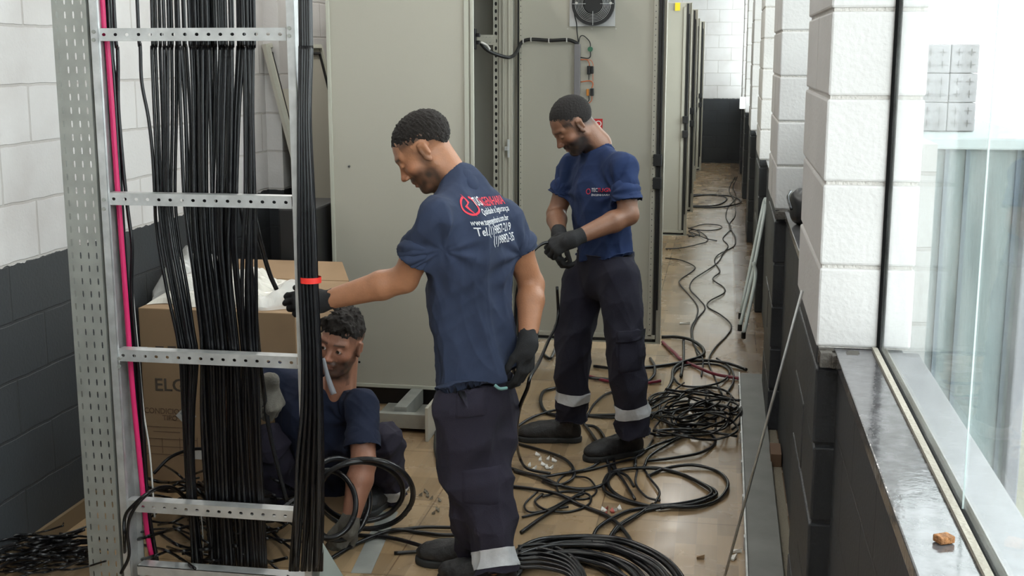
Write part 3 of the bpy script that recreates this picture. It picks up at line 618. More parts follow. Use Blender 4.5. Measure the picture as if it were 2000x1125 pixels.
p0 = at(262, 690, BY0); MB().add([(p0[0], BY0 - .002, p0[2] - .03), (p0[0] + .06, BY0 - .002, p0[2] - .03), (p0[0] + .085, BY0 - .002, p0[2]), (p0[0] + .06, BY0 - .002, p0[2] + .03), (p0[0], BY0 - .002, p0[2] + .03)], [(0, 1, 2, 3, 4)]).build('ok_label', M_white, bx)
text_obj('label_text', 'OK', M_ink, .05, face_cam_matrix((p0[0] + .005, BY0 - .004, p0[2] - .018)), bx)
c_ = at(364, 812, BY0); MB().add([(c_[0], BY0 - .003, c_[2] - .045), (c_[0] + .045, BY0 - .003, c_[2]), (c_[0], BY0 - .003, c_[2] + .045), (c_[0] - .045, BY0 - .003, c_[2])], [(0, 1, 2, 3)]).build('hazard_label', M_white, bx)
MB().add([(c_[0] + dx, BY0 - .004, c_[2] + dz) for dx, dz in ((0, -.01), (.026, .01), (0, .034), (-.026, .01))], [(0, 1, 2, 3)]).build('hazard_print', mat('label_grey', (.3, .3, .32), .7), bx)
c_ = at(378, 885, BY0); MB().box((c_[0] - .04, BY0 - .003, c_[2] - .025), (c_[0] + .04, BY0, c_[2] + .02)).build('shipping_label', M_white, bx)
# crumpled plastic wrap on the carton
def crumple(nm, x0, x1, y0, y1, z, h, m, lab, seed, n=46):
    r2 = np.random.default_rng(seed); K = r2.normal(size=(26, 2)) * np.array([14, 14]); ph = r2.random(26) * 6.28; am = r2.random(26)
    u = np.linspace(0, 1, n); U, Vv = np.meshgrid(u, u, indexing='ij'); X = x0 + (x1 - x0) * U; Y = y0 + (y1 - y0) * Vv
    Z = np.zeros_like(U)
    for k in range(26): Z += am[k] * np.abs(np.sin(K[k, 0] * X * 1.0 + K[k, 1] * Y + ph[k]))
    Z = (Z - Z.min()) / (Z.max() - Z.min()); env = (np.sin(math.pi * U) * np.sin(math.pi * Vv)) ** .5
    jx = .02 * np.sin(30 * Y + seed); jy = .03 * np.sin(26 * X + seed)
    P = np.stack([X + jx, Y + jy, z + h * env * (.25 + .75 * Z)], -1).reshape(-1, 3)
    P = np.vstack([P, P * [1, 1, 0] + [0, 0, z - .0005]]); N = n * n
    f = [(i * n + j, (i + 1) * n + j, (i + 1) * n + j + 1, i * n + j + 1) for i in range(n - 1) for j in range(n - 1)]
    o = MB().add(P[:N], f).build(nm, m, smooth=False); return tag(o, lab, 'packaging')
crumple('plastic_wrap', -2.30, -1.80, 4.66, 5.15, BZ + .003, .15, M_wrap, 'crumpled milky plastic wrap on top of the cardboard carton', 3)
crumple('plastic_film', -2.35, -2.12, 4.72, 5.28, BZ + .004, .24, M_film, 'clear crumpled plastic film at the wall end of the carton', 5)
crumple('plastic_film', -1.88, -1.66, 4.64, 4.95, BZ + .004, .10, M_film, 'clear shiny plastic film behind the black gloved hand', 8)
# black boxes behind the carton
tag(MB().box((-2.10, 5.62, 0), (-1.93, 6.1, 1.02)).build('black_crate', M_black, bevel=.01), 'black crate standing between carton and beige cabinet', 'crate')

#@@RIGHT SIDE THINGS
a = fl(1413, 1122); b = np.array([XP - .012, 3.78, 0]); top = wx(1567, 568, XP - .006)
cable('steel_rod', [fl(1409, 1150, .005), top], .0045, M_galv, 'long thin steel rod leaning from the floor to the near pillar', 'rod', n=2)
tb = empty('folded_tube_legs', (.15, 8, 0), 'pale grey metal tube trestle leaning against the dark wainscot', 'trestle')
def tubep(P, Y): return [at(x, y, yy) for (x, y), yy in zip(P, Y)]
for P, Y in (([(1446, 617), (1492, 395)], (8.0, 8.45)), ([(1445, 640), (1473, 520), (1496, 400)], (7.75, 8.0, 8.42)), ([(1452, 655), (1475, 545), (1471, 512)], (7.6, 7.9, 7.95)), ([(1492, 395), (1496, 388), (1499, 402)], (8.45, 8.46, 8.42))):
    MB().tube(spline(tubep(P, Y), 5), .012, 8).build('tube', mat('tube_paint', (.55, .60, .60), .35), tb, smooth=True)
ft = MB()
for x, y, Y in ((1446, 617, 8.0), (1445, 640, 7.75), (1452, 655, 7.6)): k_ = at(x, y, Y); ft.tube([k_ + [0, 0, -.02], k_ + [0, 0, .02]], .014, 8)
ft.build('rubber_foot', M_black, tb)
# helmet-like black bag on the second sill
def blob(name, c, r, m, lab, cat, parent=None, n=24, squash=None, seed=1):
    mb = MB(); V = []; f = []; r2 = np.random.default_rng(seed); K = r2.normal(size=(8, 3)) * 3; ph = r2.random(8) * 6
    for i in range(n + 1):
        th = math.pi * i / n
        for j in range(n):
            a = 2 * math.pi * j / n; d = np.array([math.sin(th) * math.cos(a), math.sin(th) * math.sin(a), math.cos(th)])
            k = 1 + .06 * sum(math.sin(K[q] @ d + ph[q]) for q in range(8)) / 2
            V.append(np.array(c) + d * np.array(r) * k)
    for i in range(n):
        for j in range(n): f.append((i * n + j, i * n + (j + 1) % n, (i + 1) * n + (j + 1) % n, (i + 1) * n + j))
    o = mb.add(V, f).build(name, m, parent, smooth=True)
    if lab: tag(o, lab, cat)
    return o
bc = at(1566, 430, 5.25); bc[0] = min(bc[0], .33); bc[2] = HS + .075
bg_ = empty('black_bag', (bc[0], bc[1], HS), 'rounded black bag resting on the sill beyond the near pillar', 'bag')
blob('bag_body', bc, (.055, .12, .078), M_black, None, None, bg_, seed=4)
MB().tube(spline([bc + [-.05, -.1, .0], bc + [-.062, -.04, .04], bc + [-.05, .03, .06]]), .006).build('strap', M_cable2, bg_, smooth=True)
og = empty('marker_tool', (.335, 4.72, HS), 'small orange and black tool lying on the sill near the black bag', 'tool')
MB().tube([(.325, 4.66, HS + .022), (.345, 4.74, HS + .022)], .021, 12).build('grip', M_orange, og, smooth=True)
MB().tube([(.312, 4.58, HS + .02), (.325, 4.66, HS + .02)], .019, 12).build('head', M_black, og, smooth=True)
wp = fl(1843, 1060, HS); wdir = np.array(Matrix.Rotation(.5, 3, 'Z'))
o = empty('wood_chunk', (wp[0], wp[1], HS), 'small rough orange-brown wood chunk on the near window sill', 'wood chunk')
MB().box((-.0125, -.010, 0), (.0125, .010, .011), wdir, (wp[0], wp[1], HS + .001)).build('chunk', mat('chunk_wood', (.42, .18, .06), .8, var=.5, vscale=120, bump=.8, bscale=200), o, bevel=.002)
k_ = at(1447, 205, 15.3); jb = empty('wall_box', (.21, 15.3, 1.1), 'small white junction box on a far pillar', 'junction box')
MB().box((.165, 15.2, 1.1), (.233, 15.34, 1.24)).build('body', mat('pvc_white', (.85, .85, .85), .4), jb, bevel=.006)

#@@FLOORCABLES
def fc_(P, r=.006, m=None, label='', group=None, z=None, n=7, cat='cable', name='black_cable'):
    r = r * .85; z = r if z is None else z
    pts = []
    for i, p in enumerate(P):
        zz = p[2] if len(p) > 2 else z + (.004 * (i % 3))
        pts.append(fl(p[0], p[1], zz))
    return cable(name, pts, r, m or M_cable, label, cat, group, n=n)
LOOSE = [
 # wavy runs along the aisle
 ([(1440, 345), (1432, 365), (1438, 385), (1422, 405), (1418, 425), (1428, 445), (1412, 465), (1422, 480), (1412, 495), (1404, 510), (1390, 522), (1368, 536), (1352, 548), (1348, 565), (1366, 585), (1377, 602), (1360, 625), (1352, 648), (1358, 680), (1365, 700)], .006, None, 'wavy black cable running down the middle of the aisle floor'),
 ([(1436, 345), (1424, 370), (1434, 392), (1436, 420), (1424, 440), (1436, 462), (1434, 480), (1416, 490), (1400, 500), (1396, 512), (1406, 530), (1392, 545), (1412, 560), (1414, 572), (1386, 588), (1383, 600), (1408, 615), (1428, 635), (1420, 655), (1396, 680), (1384, 705), (1395, 735), (1410, 770)], .006, None, 'serpentine black cable swinging closest to the window wall'),
 ([(1300, 504), (1330, 508), (1356, 520), (1352, 530), (1330, 545), (1328, 555), (1345, 575), (1362, 598), (1360, 620), (1350, 640), (1354, 670), (1372, 700), (1370, 735)], .006, None, 'black cable that leaves the fan door edge and bends twice'),
 ([(1300, 486), (1330, 484), (1368, 476), (1382, 470), (1378, 460), (1362, 450), (1345, 445)], .006, None, 'thin black cable looping out behind the fan door edge'),
 ([(1340, 385), (1390, 380), (1418, 386), (1412, 396), (1390, 402), (1345, 402)], .010, None, 'thick black cable coil at the third cabinet'),
 ([(1345, 404), (1400, 405), (1442, 398), (1444, 390), (1420, 382), (1345, 380)], .010, None, 'outer thick black cable loop at the third cabinet'),
 ([(1345, 446), (1375, 438), (1405, 440), (1408, 446), (1385, 450), (1350, 448)], .006, None, 'flat oval black cable loop beside the second open door'),
 ([(1345, 452), (1362, 458), (1380, 466), (1400, 470)], .006, None, 'short black cable end pointing right beside the second open door'),
 ([(1342, 458), (1356, 462), (1350, 455), (1346, 450), (1360, 449), (1366, 458), (1345, 462)], .006, None, 'small knot of black cable under the second open door'),
 # thick ones near door base
 ([(1292, 658), (1320, 658), (1350, 664), (1372, 680), (1372, 694), (1345, 704), (1310, 712), (1280, 716), (1240, 720)], .012, None, 'thick black cable curving out from under the fan door'),
 ([(1294, 668), (1306, 680), (1318, 690), (1330, 702), (1360, 716), (1395, 730), (1448, 740)], .011, 'red', 'dull red cable crossing the floor to the steel cover plate'),
 ([(1458, 722), (1430, 712), (1400, 706), (1360, 704), (1330, 710), (1315, 722), (1312, 745), (1296, 770), (1272, 790)], .011, 'g', 'thick grey-black cable with its cut end near the trunking'),
 ([(1335, 664), (1335, 700), (1330, 735)], .010, 'g', 'short straight black cable piece lying across the aisle'),
 ([(1270, 700), (1278, 715), (1276, 735), (1250, 750), (1200, 742), (1150, 738)], .010, 'g', 'grey-black cable loop to the right of the standing man legs'),
 ([(1060, 690), (1075, 700), (1085, 680)], .010, None, 'black cable stub under the bottom edge of the fan door'),
 ([(1160, 715), (1200, 720), (1240, 722)], .010, None, 'black cable seen between the legs of the man, upper one'),
 ([(1150, 735), (1190, 745), (1240, 750), (1290, 744)], .010, 'red', 'dark red cable seen between the legs of the man'),
 ([(1085, 758), (1062, 765), (1056, 785), (1066, 805), (1090, 812)], .011, 'g', 'brown-grey cable arc left of the reflective trouser band'),
 ([(1148, 810), (1160, 790), (1180, 772), (1205, 762)], .008, 'g', 'shiny grey cable between the two reflective trouser bands'),
 ([(1140, 812), (1210, 810), (1290, 806), (1330, 800)], .010, None, 'straight black cable passing behind both boots'),
 ([(1140, 812), (1200, 816), (1300, 812)], .007, None, 'thin straight black cable passing just below another behind both boots'),
 # loops right
 ([(1310, 745), (1322, 722), (1350, 712), (1400, 712), (1425, 725), (1410, 745), (1370, 755), (1330, 752), (1314, 735)], .007, None, 'black cable circle lying over the red cable'),
 ([(1400, 700), (1428, 720), (1432, 745), (1420, 768)], .007, None, 'black cable bending down at the right of the circle'),
 # near left
 ([(1008, 835), (1040, 815), (1090, 800), (1140, 800)], .008, None, 'black cable arcing from the bent man trousers to the left boot'),
 ([(1005, 850), (1040, 832), (1085, 824)], .007, None, 'black cable ending at the left boot toe'),
 ([(1005, 865), (1060, 880), (1100, 895), (1120, 915), (1118, 935), (1090, 948), (1060, 940)], .008, None, 'black cable arc in front of the left boot'),
 ([(1000, 915), (1050, 930), (1100, 925), (1150, 915), (1175, 895), (1182, 860), (1165, 835), (1140, 830)], .008, 'g', 'grey-black cable looping around the left boot heel'),
 ([(1130, 815), (1150, 840), (1170, 870), (1186, 900), (1190, 930), (1175, 948), (1140, 955), (1100, 950), (1050, 930), (1005, 920)], .009, 'g', 'thick black cable passing between the two boots'),
 ([(1275, 860), (1250, 890), (1200, 905), (1150, 918), (1100, 925)], .007, None, 'black cable leaving the right boot sole leftward'),
 ([(1000, 950), (1040, 955), (1090, 965), (1130, 985), (1190, 1010), (1225, 1045), (1245, 1085)], .009, None, 'black cable sweeping right to the foreground coil top'),
 ([(1140, 960), (1100, 985), (1060, 1010), (1018, 1040)], .009, None, 'black cable running down-left to the bent man boot'),
 ([(1020, 1010), (1080, 995), (1110, 990)], .006, None, 'thin black cable end beside the bent man trousers'),
 ([(1120, 915), (1090, 940), (1095, 965), (1140, 975), (1165, 960), (1150, 935), (1120, 930)], .005, None, 'thin black cable coil left of centre on the floor'),
 ([(1050, 960), (1025, 985), (1035, 1000), (1070, 995), (1110, 975), (1140, 965)], .005, None, 'thin black cable loop nearest the bent man calf'),
 ([(1060, 965), (1045, 980), (1065, 995), (1110, 1000), (1150, 985), (1148, 965), (1100, 960), (1060, 970)], .006, None, 'oval thin black cable coil in front of the bent man calf'),
 # big oval coil centre right
 ([(1275, 990), (1230, 980), (1185, 962), (1180, 940), (1200, 920), (1260, 914), (1320, 922), (1370, 945), (1390, 962), (1370, 975), (1320, 985), (1270, 988)], .009, None, 'big oval black cable coil on the open floor, inner turn'),
 ([(1280, 992), (1220, 975), (1192, 955), (1190, 935), (1215, 918), (1280, 914), (1330, 926), (1372, 945), (1395, 958), (1395, 970), (1350, 985), (1290, 992)], .009, None, 'big oval black cable coil on the open floor, middle turn'),
 ([(1265, 930), (1300, 915), (1350, 908), (1395, 918), (1418, 935), (1420, 955), (1400, 978), (1360, 990), (1300, 990), (1240, 995), (1200, 1010), (1165, 1035), (1152, 1075)], .009, 'g', 'big oval black cable coil on the open floor, outermost turn'),
 ([(1400, 965), (1360, 984), (1300, 990), (1255, 1000), (1210, 1025), (1190, 1050), (1175, 1075)], .008, 'g', 'black cable trailing from the oval coil to the foreground coil'),
 ([(1275, 985), (1240, 1010), (1212, 1028), (1195, 1050), (1198, 1075)], .008, 'g', 'second black cable trailing from the oval coil downward'),
 ([(1245, 915), (1242, 945), (1262, 970), (1290, 978)], .006, 'g', 'thin shiny cable crossing inside the oval coil, left'),
 ([(1255, 912), (1270, 935), (1288, 960), (1280, 982)], .006, 'g', 'thin shiny cable crossing inside the oval coil, right'),
 ([(1240, 912), (1245, 890), (1280, 870), (1330, 852), (1350, 838)], .008, 'g', 'grey-black cable from the oval coil up to the big tangle'),
 ([(1258, 912), (1270, 890), (1310, 865), (1350, 845), (1360, 830)], .008, 'g', 'second grey-black cable from the oval coil up to the big tangle'),
 ([(1262, 900), (1310, 895), (1365, 885), (1393, 870), (1395, 855), (1375, 838)], .008, None, 'black cable looping right below the big tangle'),
 ([(1190, 905), (1215, 935), (1240, 975)], .007, None, 'black cable under the right boot running to the oval coil'),
 ([(1200, 880), (1202, 915), (1225, 930), (1238, 950)], .007, None, 'short black cable under the toe of the right boot'),
 # left foreground
 ([(640, 1095), (700, 1060), (770, 1035), (820, 1040), (880, 1045), (1000, 1040)], .009, None, 'black cable running left between the crouching and bent men'),
 ([(700, 1045), (760, 1050), (820, 1065), (900, 1090)], .009, None, 'black cable crossing left of the bent man boot'),
 ([(760, 1038), (820, 1030), (885, 1030)], .008, None, 'upper black cable behind the bent man calf'),
 ([(770, 1080), (830, 1078), (880, 1088)], .008, None, 'black cable lying on the floor before the crouching man boot'),
 ([(852, 840), (850, 880), (862, 920), (870, 945)], .008, None, 'black cable hanging down left edge of the bent man trousers'),
]
for P, r, mm, lab in LOOSE:
    fc_([(x, y) for x, y in P], r, {None: M_cable, 'g': M_cable2, 'red': M_red}[mm], lab)
# the big tangle behind the right boot
for i in range(17):
    cx_, cy_ = 1350 + random.gauss(0, 26), 806 + random.gauss(0, 16); a, b = random.uniform(40, 92), random.uniform(18, 46); ph = random.random() * 6.28; sg_ = random.choice((-1, 1)); rot = random.uniform(-.25, .25)
    P = []
    z0_ = .008 + .004 * i
    for k in range(9):
        t = ph + sg_ * k * (5.6 / 8); x_ = cx_ + a * math.cos(t) + random.gauss(0, 5); y_ = cy_ + b * math.sin(t) + rot * a * math.cos(t) + random.gauss(0, 3)
        P.append((min(x_, 1446), max(y_, 740), z0_ * (.35 + .65 * (k % 2)) ))
    fc_(P, random.choice((.0055, .0065, .0075)), random.choice((M_cable, M_cable, M_cable2)), 'black cable in the big tangle behind the right boot', 'big cable tangle')
for P, lab in (([(1300, 760), (1350, 768), (1400, 775), (1447, 783)], 'upper'), ([(1320, 820), (1380, 806), (1447, 810)], 'middle'), ([(1275, 842), (1330, 838), (1400, 846), (1440, 852)], 'lower')):
    fc_(P, .008, M_cable, 'black cable from the tangle to the trunking edge, %s of three' % lab, z=.03)
# foreground coil at the bottom edge
for i in range(13):
    cx_, cy_ = 1090 + i * 4, 1165 + random.uniform(-6, 6); a, b = 120 + i * 7, 58 + i * 3.2; P = []
    for k in range(13):
        t = math.pi * 1.02 + k * (math.pi * 1.02 / 12); P.append((cx_ + a * math.cos(t), cy_ + b * math.sin(t) * 1.2 + random.gauss(0, 1.5), .010 + .008 * (i % 5)))
    if P[0][0] < 935: P = [(max(p[0], 1012 if p[1] < 1150 else 960), p[1], p[2]) for p in P]
    fc_(P, .011, M_cable2 if i % 3 == 0 else M_cable, 'thick black cable turn of the coil at the bottom edge of the photo', 'foreground coil')
for i in range(6):
    fc_([(1012, 1068 + i * 8), (1060, 1064 + i * 9), (1110, 1082 + i * 8), (1140 - i * 3, 1120 + i * 6), (1135 - i * 3, 1150 + i * 4)], .009, M_cable2 if i % 2 else M_cable, 'thick black cable curving down beside the bent man calf', 'cables beside the calf', z=.03 + .01 * i)
# cables around the crouching man and on the left floor
for i in range(48):
    y_ = 1066 + random.uniform(-14, 60); x_ = random.uniform(-50, 50); P = []
    for k in range(6): P.append((x_ + k * 34, y_ - k * 5 + 7 * math.sin(k * 1.1 + i) + random.gauss(0, 1.2), .01 + .0028 * i * (.7 + .3 * (k % 2))))
    fc_(P, random.choice((.005, .006, .004)), random.choice((M_cable, M_cable, M_cable, M_cable2)), 'black cable in the heap at the lower left corner', 'heap at the lower left corner')
for i in range(58):
    cx_, cy_ = random.uniform(300, 540), random.uniform(925, 1095); P = []; an = random.uniform(-.5, .5)
    for k in range(6):
        s_ = (k - 2.5) * 30; P.append((cx_ + s_ * math.cos(an), cy_ + s_ * math.sin(an) + 14 * math.sin(k * .8 + i) + random.gauss(0, 1.5), .01 + .0035 * i * (.5 + .5 * (k % 2))))
    fc_(P, random.choice((.005, .006, .007)), random.choice((M_cable, M_cable, M_cable, M_cable2)), 'black cable in the heap behind the foot of the ladder', 'heap behind the ladder')
LO = []
for i, (cx_, cy_, a, b, lab) in enumerate([(715, 965, 92, 68, 'large black cable hoop around the crouching man boot'), (705, 960, 82, 58, 'inner black cable hoop around the crouching man boot'), (660, 975, 62, 80, 'upright black cable hoop under the crouching man forearm'), (640, 985, 55, 66, 'smaller black cable hoop under the crouching man forearm')]):
    P = [at(cx_ + a * math.cos(t), cy_ + b * math.sin(t), 4.12 + .10 * math.sin(t + i) - .05 * i) for t in np.linspace(.4, 6.9, 18)]
    cable('black_cable', P, .010, M_cable if i % 2 else M_cable2, lab, n=5)
tag(MB().bar(fl(760, 1000), fl(705, 1120), .07, .004, (0, 0, 1)).build('steel_strip', M_galv2), 'galvanised steel strip on the floor in front of the crouching man', 'steel strip')
cb_ = fl(720, 955); 
tag(MB().box((-1.62, 4.35, 0), (-1.32, 4.55, .012)).build('cardboard_piece', M_card), 'flat cardboard scrap under the crouching man arm', 'cardboard')
k_ = at(632, 1085, 3.62); tag(lq([at(628, 1060, 3.56), at(668, 1125, 3.7), at(640, 1160, 3.7), at(622, 1160, 3.56)], .006).build('steel_bracket', mat('bracket_paint', (.42, .48, .46), .45)), 'pale grey-green bracket plate at the right foot of the ladder', 'bracket')
# litter on the floor
for i, (x, y, lab) in enumerate([(1372, 978, ''), (1380, 1012, ''), (1378, 1090, '')]): pass
def scrap(x, y, s_, lab, m, r=0):
    p = fl(x, y); R3 = np.array(Matrix.Rotation(r, 3, 'Z')); v = np.array([(-s_, -s_ * .5, 0), (s_, -s_ * .4, .0), (s_ * .7, s_ * .5, 0), (-s_ * .8, s_ * .6, 0)]) @ R3.T + [p[0], p[1], .002]; t = v + [0, 0, .006]; t[1] += [0, 0, .01]
    o = MB().add(np.vstack([v, t]), [(3, 2, 1, 0), (4, 5, 6, 7), (0, 1, 5, 4), (1, 2, 6, 5), (2, 3, 7, 6), (3, 0, 4, 7)]).build('paper_scrap', m); return tag(o, lab, 'scrap')
M_sc = mat('scrap_white', (.7, .68, .64), .8)
scrap(1438, 1079, .018, 'white plastic scrap on the floor by the trunking edge, far one', M_sc, .3)
scrap(1432, 1092, .018, 'white plastic scrap on the floor by the trunking edge, near one', M_sc, 1.2)
scrap(1337, 633, .035, 'white paper scrap on the floor beyond the fan door', M_sc, .1)
scrap(1368, 1091, .014, 'small brown chip on the open floor near the bottom edge', M_card, .1)
rr_ = random.Random(3)
for i in range(7): 
    scrap(1172 + rr_.uniform(0, 45), 985 + rr_.uniform(0, 22), .012, 'shiny foil scrap beside the oval coil', mat('foil_red', (.45, .12, .1), .3, metal=.4) if i % 3 == 0 else M_sc, rr_.random() * 3)['group'] = 'foil scraps beside the oval coil'
for i in range(10):
    scrap(1030 + rr_.uniform(0, 65), 890 + rr_.uniform(0, 28), .012, 'tiny pale insulation shaving near the left boot', M_sc, rr_.random() * 3)['group'] = 'shavings near the left boot'
for i in range(12):
    scrap(770 + rr_.uniform(0, 90), 955 + rr_.uniform(0, 50), .007, 'tiny dark debris crumb between the crouching and bent men', M_dirt, rr_.random() * 3)['group'] = 'crumbs between the men'
#@@PEOPLE
class SDF:
    """signed distance grid with blended primitives, meshed by surface nets"""
    def __init__(s, lo, hi, h):
        s.lo = np.array(lo, float); s.h = h; s.n = np.ceil((np.array(hi) - s.lo) / h).astype(int) + 1
        s.D = np.full(s.n, 1.0, np.float32); s.ax = [np.float32(s.lo[i]) + np.float32(h) * np.arange(s.n[i], dtype=np.float32) for i in range(3)]
    def reg(s, lo, hi):
        a = np.clip(np.floor((np.array(lo) - s.lo) / s.h).astype(int), 0, s.n); b = np.clip(np.ceil((np.array(hi) - s.lo) / s.h).astype(int) + 1, 0, s.n)
        sl = tuple(slice(x, y) for x, y in zip(a, b))
        return sl, s.ax[0][sl[0]][:, None, None], s.ax[1][sl[1]][None, :, None], s.ax[2][sl[2]][None, None, :]
    def _op(s, sl, d, k, op):
        A = s.D[sl]
        if op == 'u':
            if k > 0:
                h = np.clip(.5 + .5 * (A - d) / k, 0, 1); s.D[sl] = A * (1 - h) + d * h - k * h * (1 - h)
            else: s.D[sl] = np.minimum(A, d)
        else:
            if k > 0:
                h = np.clip(.5 - .5 * (A + d) / k, 0, 1); s.D[sl] = A * (1 - h) - d * h + k * h * (1 - h)
            else: s.D[sl] = np.maximum(A, -d)
    def cone(s, a, b, ra, rb, k=.02, op='u', flat=None, ff=1.0):
        a = np.array(a, float); b = np.array(b, float); ba = b - a; L2 = max(float(ba @ ba), 1e-9); m = max(ra, rb) * max(1, ff if ff > 1 else 1) + k + 3 * s.h
        sl, X, Y, Z = s.reg(np.minimum(a, b) - m, np.maximum(a, b) + m)
        if s.D[sl].size == 0: return s
        px, py, pz = X - a[0], Y - a[1], Z - a[2]
        t = np.clip((px * ba[0] + py * ba[1] + pz * ba[2]) / L2, 0, 1)
        qx, qy, qz = px - t * ba[0], py - t * ba[1], pz - t * ba[2]
        if flat is not None:
            f = np.array(flat, float); f /= np.linalg.norm(f); c = (qx * f[0] + qy * f[1] + qz * f[2]) * (1 / ff - 1)
            qx = qx + c * f[0]; qy = qy + c * f[1]; qz = qz + c * f[2]
        s._op(sl, np.sqrt(qx * qx + qy * qy + qz * qz) - (ra + (rb - ra) * t), k, op); return s
    def ell(s, c, r, R=None, k=.02, op='u'):
        c = np.array(c, float); r = np.array(r, float); m = r.max() + k + 3 * s.h; R = np.eye(3) if R is None else np.array(R, float)
        sl, X, Y, Z = s.reg(c - m, c + m)
        if s.D[sl].size == 0: return s
        p = (X - c[0], Y - c[1], Z - c[2]); q = [(p[0] * R[0, i] + p[1] * R[1, i] + p[2] * R[2, i]) / r[i] for i in range(3)]
        k0 = np.sqrt(q[0] ** 2 + q[1] ** 2 + q[2] ** 2); k1 = np.sqrt((q[0] / r[0]) ** 2 + (q[1] / r[1]) ** 2 + (q[2] / r[2]) ** 2) + 1e-6
        s._op(sl, k0 * (k0 - 1) / k1, k, op); return s
    def cut(s, pt, n, lo=None, hi=None):
        n = np.array(n, float); n /= np.linalg.norm(n); lo = s.lo if lo is None else lo; hi = s.lo + s.n * s.h if hi is None else hi
        sl, X, Y, Z = s.reg(lo, hi); d = (X - pt[0]) * n[0] + (Y - pt[1]) * n[1] + (Z - pt[2]) * n[2]
        s.D[sl] = np.maximum(s.D[sl], d); return s
    def mesh(s):
        D = s.D; D[0] = D[-1] = 1; D[:, 0] = D[:, -1] = 1; D[:, :, 0] = D[:, :, -1] = 1
        I = (D < 0); c = I.astype(np.uint8)
        S = c[:-1] + c[1:]; S = S[:, :-1] + S[:, 1:]; S = S[:, :, :-1] + S[:, :, 1:]
        ii = np.argwhere((S > 0) & (S < 8)); idm = np.full(S.shape, -1, np.int32); idm[tuple(ii.T)] = np.arange(len(ii))
        acc = np.zeros((len(ii), 3)); cnt = np.zeros(len(ii)); cor = [(a, b, e) for a in (0, 1) for b in (0, 1) for e in (0, 1)]
        val = {q: D[ii[:, 0] + q[0], ii[:, 1] + q[1], ii[:, 2] + q[2]].astype(float) for q in cor}
        for q in cor:
            for ax in range(3):
                if q[ax] == 0:
                    q2 = list(q); q2[ax] = 1; a, b = val[q], val[tuple(q2)]; mk = (a < 0) != (b < 0); t = np.where(mk, a / np.where(mk, a - b, 1), 0)
                    P = np.tile(np.array(q, float), (len(ii), 1)); P[:, ax] += t; acc[mk] += P[mk]; cnt[mk] += 1
        V = s.lo + (ii + acc / cnt[:, None]) * s.h; Fq = []
        for ax in range(3):
            A = np.take(I, range(I.shape[ax] - 1), ax); B = np.take(I, range(1, I.shape[ax]), ax); e = np.argwhere(A != B)
            u, v = [(1, 2), (2, 0), (0, 1)][ax]; e = e[(e[:, u] > 0) & (e[:, v] > 0)]; fl_ = A[tuple(e.T)]
            def g(du, dv): w = e.copy(); w[:, u] -= du; w[:, v] -= dv; return idm[tuple(w.T)]
            Q = np.stack([g(1, 1), g(0, 1), g(0, 0), g(1, 0)], 1); Q[~fl_] = Q[~fl_][:, ::-1]; Fq.append(Q)
        Q = np.concatenate(Fq); Q = Q[(Q >= 0).all(1)]; return V, Q
def nrm(v): v = np.array(v, float); return v / np.linalg.norm(v)
def vnormals(V, Q):
    n = np.cross(V[Q[:, 2]] - V[Q[:, 0]], V[Q[:, 3]] - V[Q[:, 1]]); N = np.zeros_like(V)
    for k in range(4): np.add.at(N, Q[:, k], n)
    return N / (np.linalg.norm(N, axis=1)[:, None] + 1e-12)
def lap(V, Q, it=2, lam=.5):
    for _ in range(it):
        A = np.zeros_like(V); c = np.zeros(len(V))
        for k in range(4):
            j = Q[:, (k + 1) % 4]; i = Q[:, k]; np.add.at(A, i, V[j]); np.add.at(A, j, V[i]); np.add.at(c, i, 1); np.add.at(c, j, 1)
        V = V * (1 - lam) + lam * A / np.maximum(c, 1)[:, None]
    return V
def waves(P, seed, n, f, aniso, ridge=True):
    r = np.random.default_rng(seed); out = np.zeros(len(P))
    for i in range(n):
        kv = r.normal(size=3) * np.array(aniso); kv *= f * r.uniform(.6, 1.6) / (np.linalg.norm(kv) + 1e-9); w = P @ kv + r.random() * 6.28 + 1.2 * np.sin(P @ (kv[[1, 2, 0]] * .4) + r.random() * 6)
        out += (1.2 - 2.4 * np.abs(np.sin(w / 2)) ** .8 if ridge else np.sin(w)) / n ** .5
    return out
def to_obj(name, V, Q, material, parent, col=None):
    off = np.array(world_off(parent)); me = bpy.data.meshes.new(name); me.vertices.add(len(V)); me.vertices.foreach_set('co', (V - off).astype(np.float32).ravel())
    me.loops.add(Q.size); me.loops.foreach_set('vertex_index', Q.astype(np.int32).ravel()); me.polygons.add(len(Q)); me.polygons.foreach_set('loop_start', np.arange(0, Q.size, 4, dtype=np.int32))
    me.polygons.foreach_set('loop_total', np.full(len(Q), 4, np.int32)) if bpy.app.version < (4, 0) else None
    me.update(calc_edges=True); me.validate(); me.polygons.foreach_set('use_smooth', [True] * len(me.polygons)); me.materials.append(material)
    if col is not None:
        a = me.attributes.new('Col', 'FLOAT_COLOR', 'POINT'); c = np.ones((len(V), 4), np.float32); c[:, :3] = col; a.data.foreach_set('color', c.ravel())
    o = bpy.data.objects.new(name, me); COL.objects.link(o); o.parent = parent; return o

